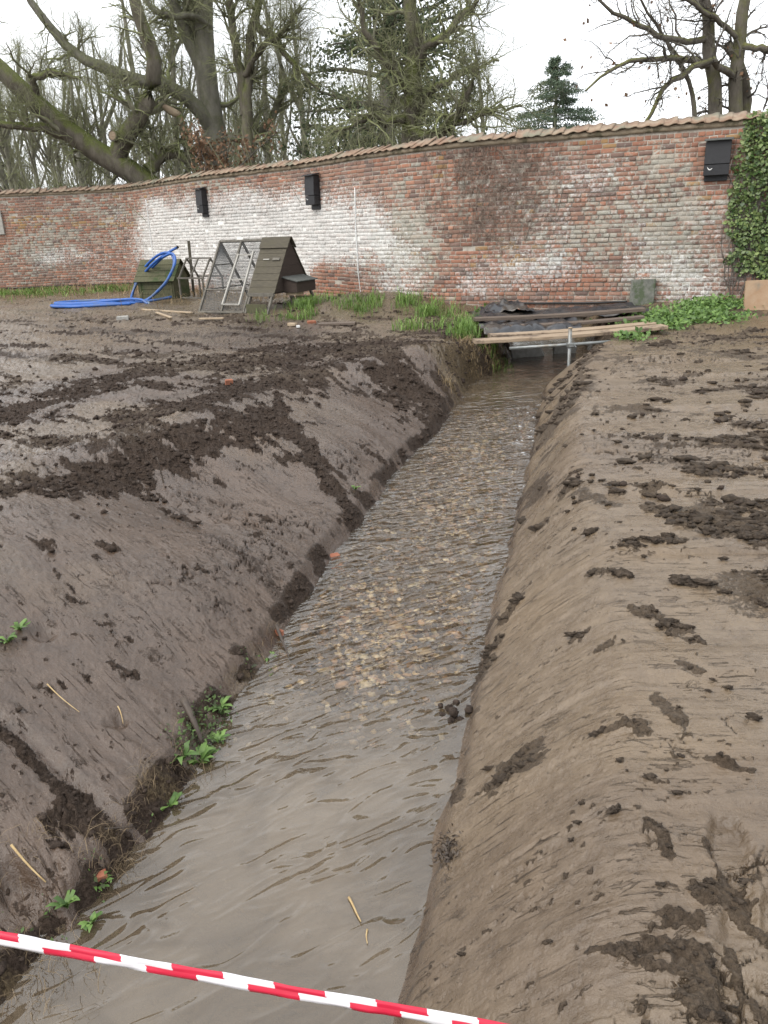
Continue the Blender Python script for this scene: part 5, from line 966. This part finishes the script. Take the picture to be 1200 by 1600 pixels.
# board, sticks, stones on the mud
def lay(name, u, v, size, rz, mat, label, cat, z=.02, tilt=0.0, grp=None):
    p = on_ground(u, v); mb = MB(); mb.box((-size[0] / 2, -size[1] / 2, -size[2] / 2), (size[0] / 2, size[1] / 2, size[2] / 2), jit=min(size) * .06); o = mb.build(name, M[mat], None, bevel=min(size) * .12); o.location = (p[0], p[1], mz(p[0], p[1]) + z); o.rotation_euler = (tilt, tilt * .5, rz); return tag(o, label, cat, grp)
lay('wooden_board', 527, 508, (.62, .20, .04), -.1, 'plankdark', 'short weathered board lying on the mud below the grass mound', 'board')
lay('brick_piece', 358, 600, (.08, .06, .06), .4, 'redbrick', 'red brick fragment lying on the dark churned mud', 'brick')
lay('brick_piece', 487, 506, (.14, .10, .06), .3, 'redbrick', 'red brick piece at the foot of the chicken house', 'brick'); lay('brick_piece', 457, 509, (.15, .09, .05), -.4, 'palestick', 'pale flat brick piece left of the weathered board', 'brick')
lay('brick_piece', 522, 872, (.07, .05, .03), .4, 'redbrick', 'orange tile fragment at the left water edge', 'tile', .01); lay('brick_piece', 437, 992, (.03, .045, .03), 1.1, 'redbrick', 'red brick piece beside the dark twig at the water', 'brick', .01); lay('brick_piece', 160, 1375, (.035, .03, .02), .5, 'redbrick', 'small red tile piece near the straw at the lower left', 'tile', .01)
lay('pale_stone', 192, 500, (.22, .13, .08), .2, 'concrete', 'pale flat stone on the mud before the blue pipe', 'stone', .03); lay('white_stone', 466, 512, (.06, .05, .04), .2, 'white', 'small white stone below the chicken house', 'stone')
for i, (u0, v0, u1, v1, lb) in enumerate(((222, 486, 300, 492, 'long pale split stick beside the end of the blue pipe'), (245, 491, 268, 500, 'short pale stick lying across the long split stick'), (312, 501, 350, 501, 'pale stick on the mud before the chicken run'))):
    a_, b_ = on_ground(u0, v0), on_ground(u1, v1); a_[2] = mz(*a_[:2]) + .03; b_[2] = mz(*b_[:2]) + .04; mb = MB(); mb.bar(a_, b_, .05, .03); tag(mb.build('split_stick', M['palestick'], None, bevel=.005), lb, 'stick')
def twig(name, pts, r, mat, label, cat='stick', n=8): q = resample(pts, n); mb = MB(); mb.tube(q, np.linspace(r, r * .5, n), 6); return tag(mb.build(name, M[mat], None, True), label, cat)
a_ = on_ground(256, 757); twig('twig', [a_ - V3(0, 0, .03), a_ + V3(-.005, 0, .09), a_ + V3(-.02, 0, .20)], .007, 'stick', 'thin dark twig standing up from the left bank')
a_ = on_ground(432, 985); twig('twig', [a_ + V3(0, 0, .03), at(444, 1008, a_[1] - .12), at(455, 1036, a_[1] - .26)], .010, 'stick', 'dark bent twig dipping into the water at the left edge')
a_ = on_ground(288, 1105); b_ = on_ground(318, 1172); twig('wooden_stake', [a_ + V3(0, 0, .04), (a_ + b_) / 2 + V3(0, 0, .06), b_ + V3(0, 0, .03)], .018, 'stick', 'dark wet stake lying down the lower left bank', 'stake')
a_ = on_ground(160, 1300); b_ = on_ground(215, 1298); twig('twig', [a_ + V3(0, 0, .012), b_ + V3(0, 0, .02)], .004, 'stick', 'thin dark twig lying near the lower left water edge', n=5)
for i, (pts, lb) in enumerate((([(545, 1402), (551, 1412), (556, 1425), (564, 1440)], 'curled straw stem floating near the barrier tape'), ([(574, 1452), (572, 1462), (574, 1474)], 'short pale straw floating just above the barrier tape'))): twig('floating_straw', [gp(u, v, WATER_Z + .004) for u, v in pts], (.0045, .003)[i], 'straw', lb, 'straw')
for i, (pts, lb) in enumerate((([(75, 1075), (95, 1095), (125, 1118)], 'long straw stem pressed into the left bank'), ([(20, 1330), (45, 1352), (70, 1372)], 'split straw stem at the lower left picture edge'), ([(185, 1108), (190, 1118), (192, 1128)], 'short yellow straw in a hollow of the left bank'))):
    q = [on_ground(u, v) for u, v in pts]; q = [V3(w_[0], w_[1], hz(w_[0], w_[1]) + .008) for w_ in q]; twig('straw_stem', q, (.0028, .0045, .003)[i], 'straw', lb, 'straw', 6)
c_ = gp(710, 1107, WATER_Z); o = lumps('mud_clod', rng.normal(size=(16, 3)) * V3(.035, .03, .008) + V3(0, 0, .0), rng.uniform(.012, .026, 16), M['clod'], .8, .2, hi=True); o.location = (c_[0], c_[1], WATER_Z + .004); tag(o, 'dark lump of mud standing out of the water', 'mud clod')

# ------------------------------------------------------------------ grass, weeds and water plants
def blades(name, pos, length, width, lean, mat, label, cat, kind='stuff', parent=None, curl=.6, root_off=None):
    n = len(pos); a = rng.uniform(0, 6.28, n); d = np.c_[np.cos(a), np.sin(a), 0 * a]; sd = np.c_[-np.sin(a), np.cos(a), 0 * a]; L_ = length[:, None]; ln = lean[:, None]; w_ = width[:, None]
    P = [pos, pos + V3(0, 0, 1) * L_ * .5 + d * L_ * ln * .22, pos + V3(0, 0, 1) * L_ * (.92 - .35 * ln * curl) + d * L_ * ln * .62, pos + V3(0, 0, 1) * L_ * (1 - .75 * ln * curl) + d * L_ * ln]
    V = np.stack([P[0] - sd * w_ * .5, P[0] + sd * w_ * .5, P[1] - sd * w_ * .5, P[1] + sd * w_ * .5, P[2] - sd * w_ * .35, P[2] + sd * w_ * .35, P[3]], 1); k_ = 7 * np.arange(n)[:, None]
    F4 = np.concatenate([np.array([[0, 1, 3, 2]]) + k_, np.array([[2, 3, 5, 4]]) + k_]); F3 = np.array([[4, 5, 6]]) + k_
    o = np_mesh(name, V.reshape(-1, 3), [F4, F3], M[mat], parent, True, dict(rnd=np.repeat(rng.random(n), 7)))
    if label: tag(o, label, cat, kind=kind)
    return o
def scatter(spots, per, spread):
    x, y = [], []
    for (cx_, cy_, rx_, ry_, w_) in spots: k_ = int(per * w_); x.append(rng.normal(cx_, rx_, k_)); y.append(rng.normal(cy_, ry_, k_))
    return np.concatenate(x), np.concatenate(y)
spots = []
for u, v, rx_, ry_, w_ in ((485, 482, .22, .25, 1.5), (470, 497, .15, .15, .5), (565, 483, .18, .25, .9), (555, 470, .3, .2, .6), (650, 480, .25, .3, 1.2), (690, 493, .28, .22, 1.4), (720, 512, .22, .22, 1.0), (765, 540, .12, .15, .9), (780, 560, .07, .10, .7), (640, 515, .15, .1, .25), (430, 500, .2, .15, .35), (735, 525, .18, .2, .7), (610, 470, .3, .2, .5)):
    p = on_ground(u, v); spots.append((p[0], p[1], rx_, ry_, w_))
x, y = scatter(spots, 620, 1); keep = fbm(x * 3.4, y * 3.4, 3, 211) > .04; x, y = x[keep], y[keep]
blades('grass', np.c_[x, y, hza(x, y) - .01], rng.uniform(.07, .26, len(x)), rng.uniform(.006, .012, len(x)), rng.uniform(.2, 1.1, len(x)), 'grassm', 'bright green grass growing on the mound below the wall', 'grass')
n = 5200; s1 = rng.uniform(s_of_u(-30), s_of_u(250), n); of = rng.gamma(2, .45, n) + .05; q = wall_p(s1, 0 * s1, of); ok = fbm(q[:, 0] * 1.6, q[:, 1] * 1.6, 3, 221) > .02; q = q[ok]
blades('grass', np.c_[q[:, 0], q[:, 1], macro(q[:, 0], q[:, 1]) - .01], rng.uniform(.06, .22, len(q)), rng.uniform(.010, .02, len(q)), rng.uniform(.3, 1.2, len(q)), 'grassm', 'strip of rough grass along the wall foot at the left', 'grass')
n = 1500; s1 = rng.uniform(s_of_u(-30), s_of_u(520), n); of = rng.gamma(2, .5, n) + .05; q = wall_p(s1, 0 * s1, of)
blades('dry_grass', np.c_[q[:, 0], q[:, 1], macro(q[:, 0], q[:, 1])], rng.uniform(.08, .35, len(q)), rng.uniform(.006, .012, len(q)), rng.uniform(.4, 1.3, len(q)), 'drygrass', 'withered straw coloured stems along the foot of the wall', 'dry grass')
x, y = [], []
for u, v, rx_, ry_, k_ in ((780, 505 + 60, .1, .15, 160), (740, 560, .12, .25, 260), (770, 575, .10, .2, 220), (700, 600, .06, .06, 40)):
    p = on_ground(u, v); x.append(rng.normal(p[0], rx_, k_)); y.append(rng.normal(p[1], ry_, k_))
x, y = np.concatenate(x), np.concatenate(y); blades('root_fringe', np.c_[x, y, hza(x, y)], rng.uniform(.04, .16, len(x)), rng.uniform(.003, .006, len(x)), rng.uniform(.6, 1.5, len(x)), 'drygrass', 'torn brown roots fringing the cut bank by the planks', 'roots')
# nettles by the slab
x, y = [], []
for u, v, rx_, ry_, k_ in ((1060, 500, .35, .25, 1500), (1110, 488, .30, .2, 1200), (1030, 512, .2, .1, 350), (1130, 500, .2, .2, 300), (775, 480, .1, .1, 220), (990, 528, .12, .08, 140), (760, 495, .12, .15, 200)):
    p = gp(u, v, .03); x.append(rng.normal(p[0], rx_, k_)); y.append(rng.normal(p[1], ry_, k_))
x, y = np.concatenate(x), np.concatenate(y); hh = rng.beta(1.3, 2.5, len(x)) * .15; pos = np.c_[x, y, np.maximum(macro(x, y), -.02) + hh]
tag(leaves('weeds', pos, rng.uniform(.025, .055, len(x)), M['weed'], None, nrm=np.tile(V3(-.1, -.4, .8), (len(x), 1)), long=1.7), 'low bed of bright green nettles between the slab and the ivy', 'weeds', kind='stuff')
def water_plant(u, v, nl, size, label, z=None):
    p = on_ground(u, v) if z is None else gp(u, v, z); root = empty('water_plant', p, label=label, cat='plant', group='green plants along the left water edge')
    a = rng.uniform(0, 6.28, nl); le = rng.uniform(.5, 1.1, nl); L_ = size * rng.uniform(.6, 1.1, nl); V = []; F = []
    for i in range(nl):
        d = V3(math.cos(a[i]), math.sin(a[i]), 0); s_ = V3(-d[1], d[0], 0); w_ = L_[i] * .16; c = [V3(0, 0, 0), d * L_[i] * .35 * le[i] + V3(0, 0, L_[i] * .35), d * L_[i] * .8 * le[i] + V3(0, 0, L_[i] * .55), d * L_[i] * 1.1 * le[i] + V3(0, 0, L_[i] * .5)]
        c = [q + V3(*(rng.normal(size=3) * size * .05)) for q in c]; k_ = len(V); V += [c[0] - s_ * w_ * .3, c[0] + s_ * w_ * .3, c[1] - s_ * w_, c[1] + s_ * w_, c[2] - s_ * w_ * .9, c[2] + s_ * w_ * .9, c[3]]; F += [(k_, k_ + 1, k_ + 3, k_ + 2), (k_ + 2, k_ + 3, k_ + 5, k_ + 4), (k_ + 4, k_ + 5, k_ + 6)]
    me = bpy.data.meshes.new('leaves'); me.from_pydata([tuple(q) for q in V], [], F); me.update(); set_attr(me, 'rnd', np.repeat(rng.random(nl), 7)); me.materials.append(M['weed']); me.polygons.foreach_set('use_smooth', np.ones(len(F), bool)); o = bpy.data.objects.new('leaves', me); COL.objects.link(o); o.parent = root
    mb = MB(); mb.tube([(0, 0, -.02), (0, 0, size * .25)], size * .05, 5); mb.build('stem', M['weed'], root); return root
for u, v, nl, sz_, lb, z in ((423, 1032, 16, .06, 'small bright plant beside the dark bent twig', None), (345, 1108, 18, .07, 'leafy green plant just above the dark stake', None), (342, 1160, 12, .055, 'small plant standing in the water beside the dark stake', -.5), (312, 1192, 30, .085, 'largest bushy green plant at the left water edge', None), (285, 1185, 14, .08, 'green plant against the bank below the dark stake', None),
                             (265, 1262, 16, .07, 'lone green plant at a bend of the lower left edge', None), (105, 1415, 14, .055, 'small green plant in the bank nearest the barrier tape', None), (143, 1442, 12, .05, 'pale plant growing in the water near the barrier tape', -.5), (155, 1388, 10, .045, 'tiny green plant by the red tile piece', None), (555, 765, 10, .06, 'tiny green shoot in the crumbled row far up the left bank', None),
                             (12, 1005, 10, .07, 'grassy shoot at the left picture edge high on the bank', None), (30, 985, 8, .07, 'second grassy shoot high on the left bank', None)): water_plant(u, v, nl, sz_, lb, z)
x, y, zq = [], [], []
for u, v, rx_, ry_, k_ in ((335, 1112, .035, .05, 150), (320, 1150, .04, .05, 170), (300, 1185, .05, .05, 240), (280, 1215, .04, .05, 170), (255, 1250, .035, .05, 150), (240, 1275, .03, .04, 90), (395, 1050, .03, .05, 60), (120, 1405, .05, .04, 60), (165, 1375, .03, .04, 40), (60, 1425, .05, .04, 50)):
    p = on_ground(u, v); x.append(rng.normal(p[0], rx_, k_)); y.append(rng.normal(p[1], ry_, k_))
x, y = np.concatenate(x), np.concatenate(y); kp = fbm(x * 9, y * 9, 3, 321) > .02; x, y = x[kp], y[kp]; zq = np.maximum(hza(x, y), WATER_Z + .003) + rng.random(len(x)) ** 2 * .05
tag(leaves('waterside_weeds', np.c_[x, y, zq], rng.gamma(4, .0022, len(x)).clip(.004, .02), M['fringe'], None, nrm=np.tile(V3(.2, -.4, .8), (len(x), 1)), long=2.0), 'muddy fringe of small weeds along the left waterline', 'weeds', kind='stuff')
# straw, roots and dead stems hanging at the left toe and on a torn patch of the right toe
x, y = [], []
for u, v, rx_, ry_, k_ in ((165, 1360, .05, .05, 80), (190, 1330, .04, .05, 60), (220, 1280, .04, .04, 40), (20, 1540, .12, .08, 130), (40, 1500, .1, .05, 60), (60, 1370, .06, .05, 40), (300, 1200, .06, .06, 60), (430, 1010, .04, .06, 30), (240, 1240, .04, .05, 40)):
    p = gp(u, v, -.48); x.append(rng.normal(p[0], rx_, k_)); y.append(rng.normal(p[1], ry_, k_))
x, y = np.concatenate(x), np.concatenate(y); blades('dead_stems', np.c_[x, y, np.maximum(hza(x, y), WATER_Z - .01)], rng.uniform(.015, .08, len(x)), rng.uniform(.0010, .0022, len(x)), rng.uniform(.6, 1.6, len(x)), 'deadstem', 'straggling dead stems and roots along the left water edge', 'dead stems')
p = gp(697, 1345, -.45); k_ = 260; x = rng.normal(p[0], .018, k_); y = rng.normal(p[1], .045, k_); tag(leaves('leaf_tuft', np.c_[x, y, hza(x, y) + .004 + rng.random(k_) * .015], rng.uniform(.004, .009, k_), M['stick'] , None, long=3.0), 'tuft of dark rotted leaves on the right water edge', 'leaf litter', kind='stuff')

# ------------------------------------------------------------------ barrier tape
def tape():
    A, B = at(-260, 1407, 1.15), at(1080, 1652, 1.02); A, B = A - (B - A) * 1.4, B + (B - A) * 1.2; n = 1300; t = np.linspace(0, 1, n); L_ = np.linalg.norm(B - A); s_ = t * L_; P = A + (B - A) * t[:, None]; P[:, 2] += .05 * (1 - np.sin(math.pi * t)) - .02
    d = unit(B - A); up_ = unit(V3(0, .35, .94) - d * (V3(0, .35, .94) @ d)); nr = np.cross(d, up_); rows = []; w_ = .026; reds = []
    prof = [(-.5, .0), (-.25, .12), (-.02, .03), (.02, .03), (.25, .14), (.5, 0)]       # folded lengthways: two strips with a crease between
    per = .2
    for o_, dep in prof:
        rows.append(P + up_[None] * (o_ * w_ * (1 + .10 * vn(s_ * 6, s_ * 0, 231) + .05 * vn(s_ * 19, s_ * 0 + o_, 234)))[:, None] + nr[None] * (dep * w_ * .5 + .003 * vn(s_ * 5, s_ * 0 + o_, 232) + .0025 * vn(s_ * 21, s_ * 0 + o_ * 7, 233))[:, None])
        ph = (s_ + (.0 if o_ < 0 else -.055) + o_ * .012) / per; reds.append(ss(.47, .53, np.abs((ph % 1) - .5) * 2))
    V = np.stack(rows, 1); m_ = len(prof); o = np_mesh('barrier_tape', V.reshape(-1, 3), grid_faces(n, m_), M['tape'], None, True, dict(red=np.stack(reds, 1).ravel())); mo = o.modifiers.new('thick', 'SOLIDIFY'); mo.thickness = .0012
    return tag(o, 'red and white striped barrier tape stretched across the foreground', 'barrier tape')
tape()
scene.cycles.use_denoising = True
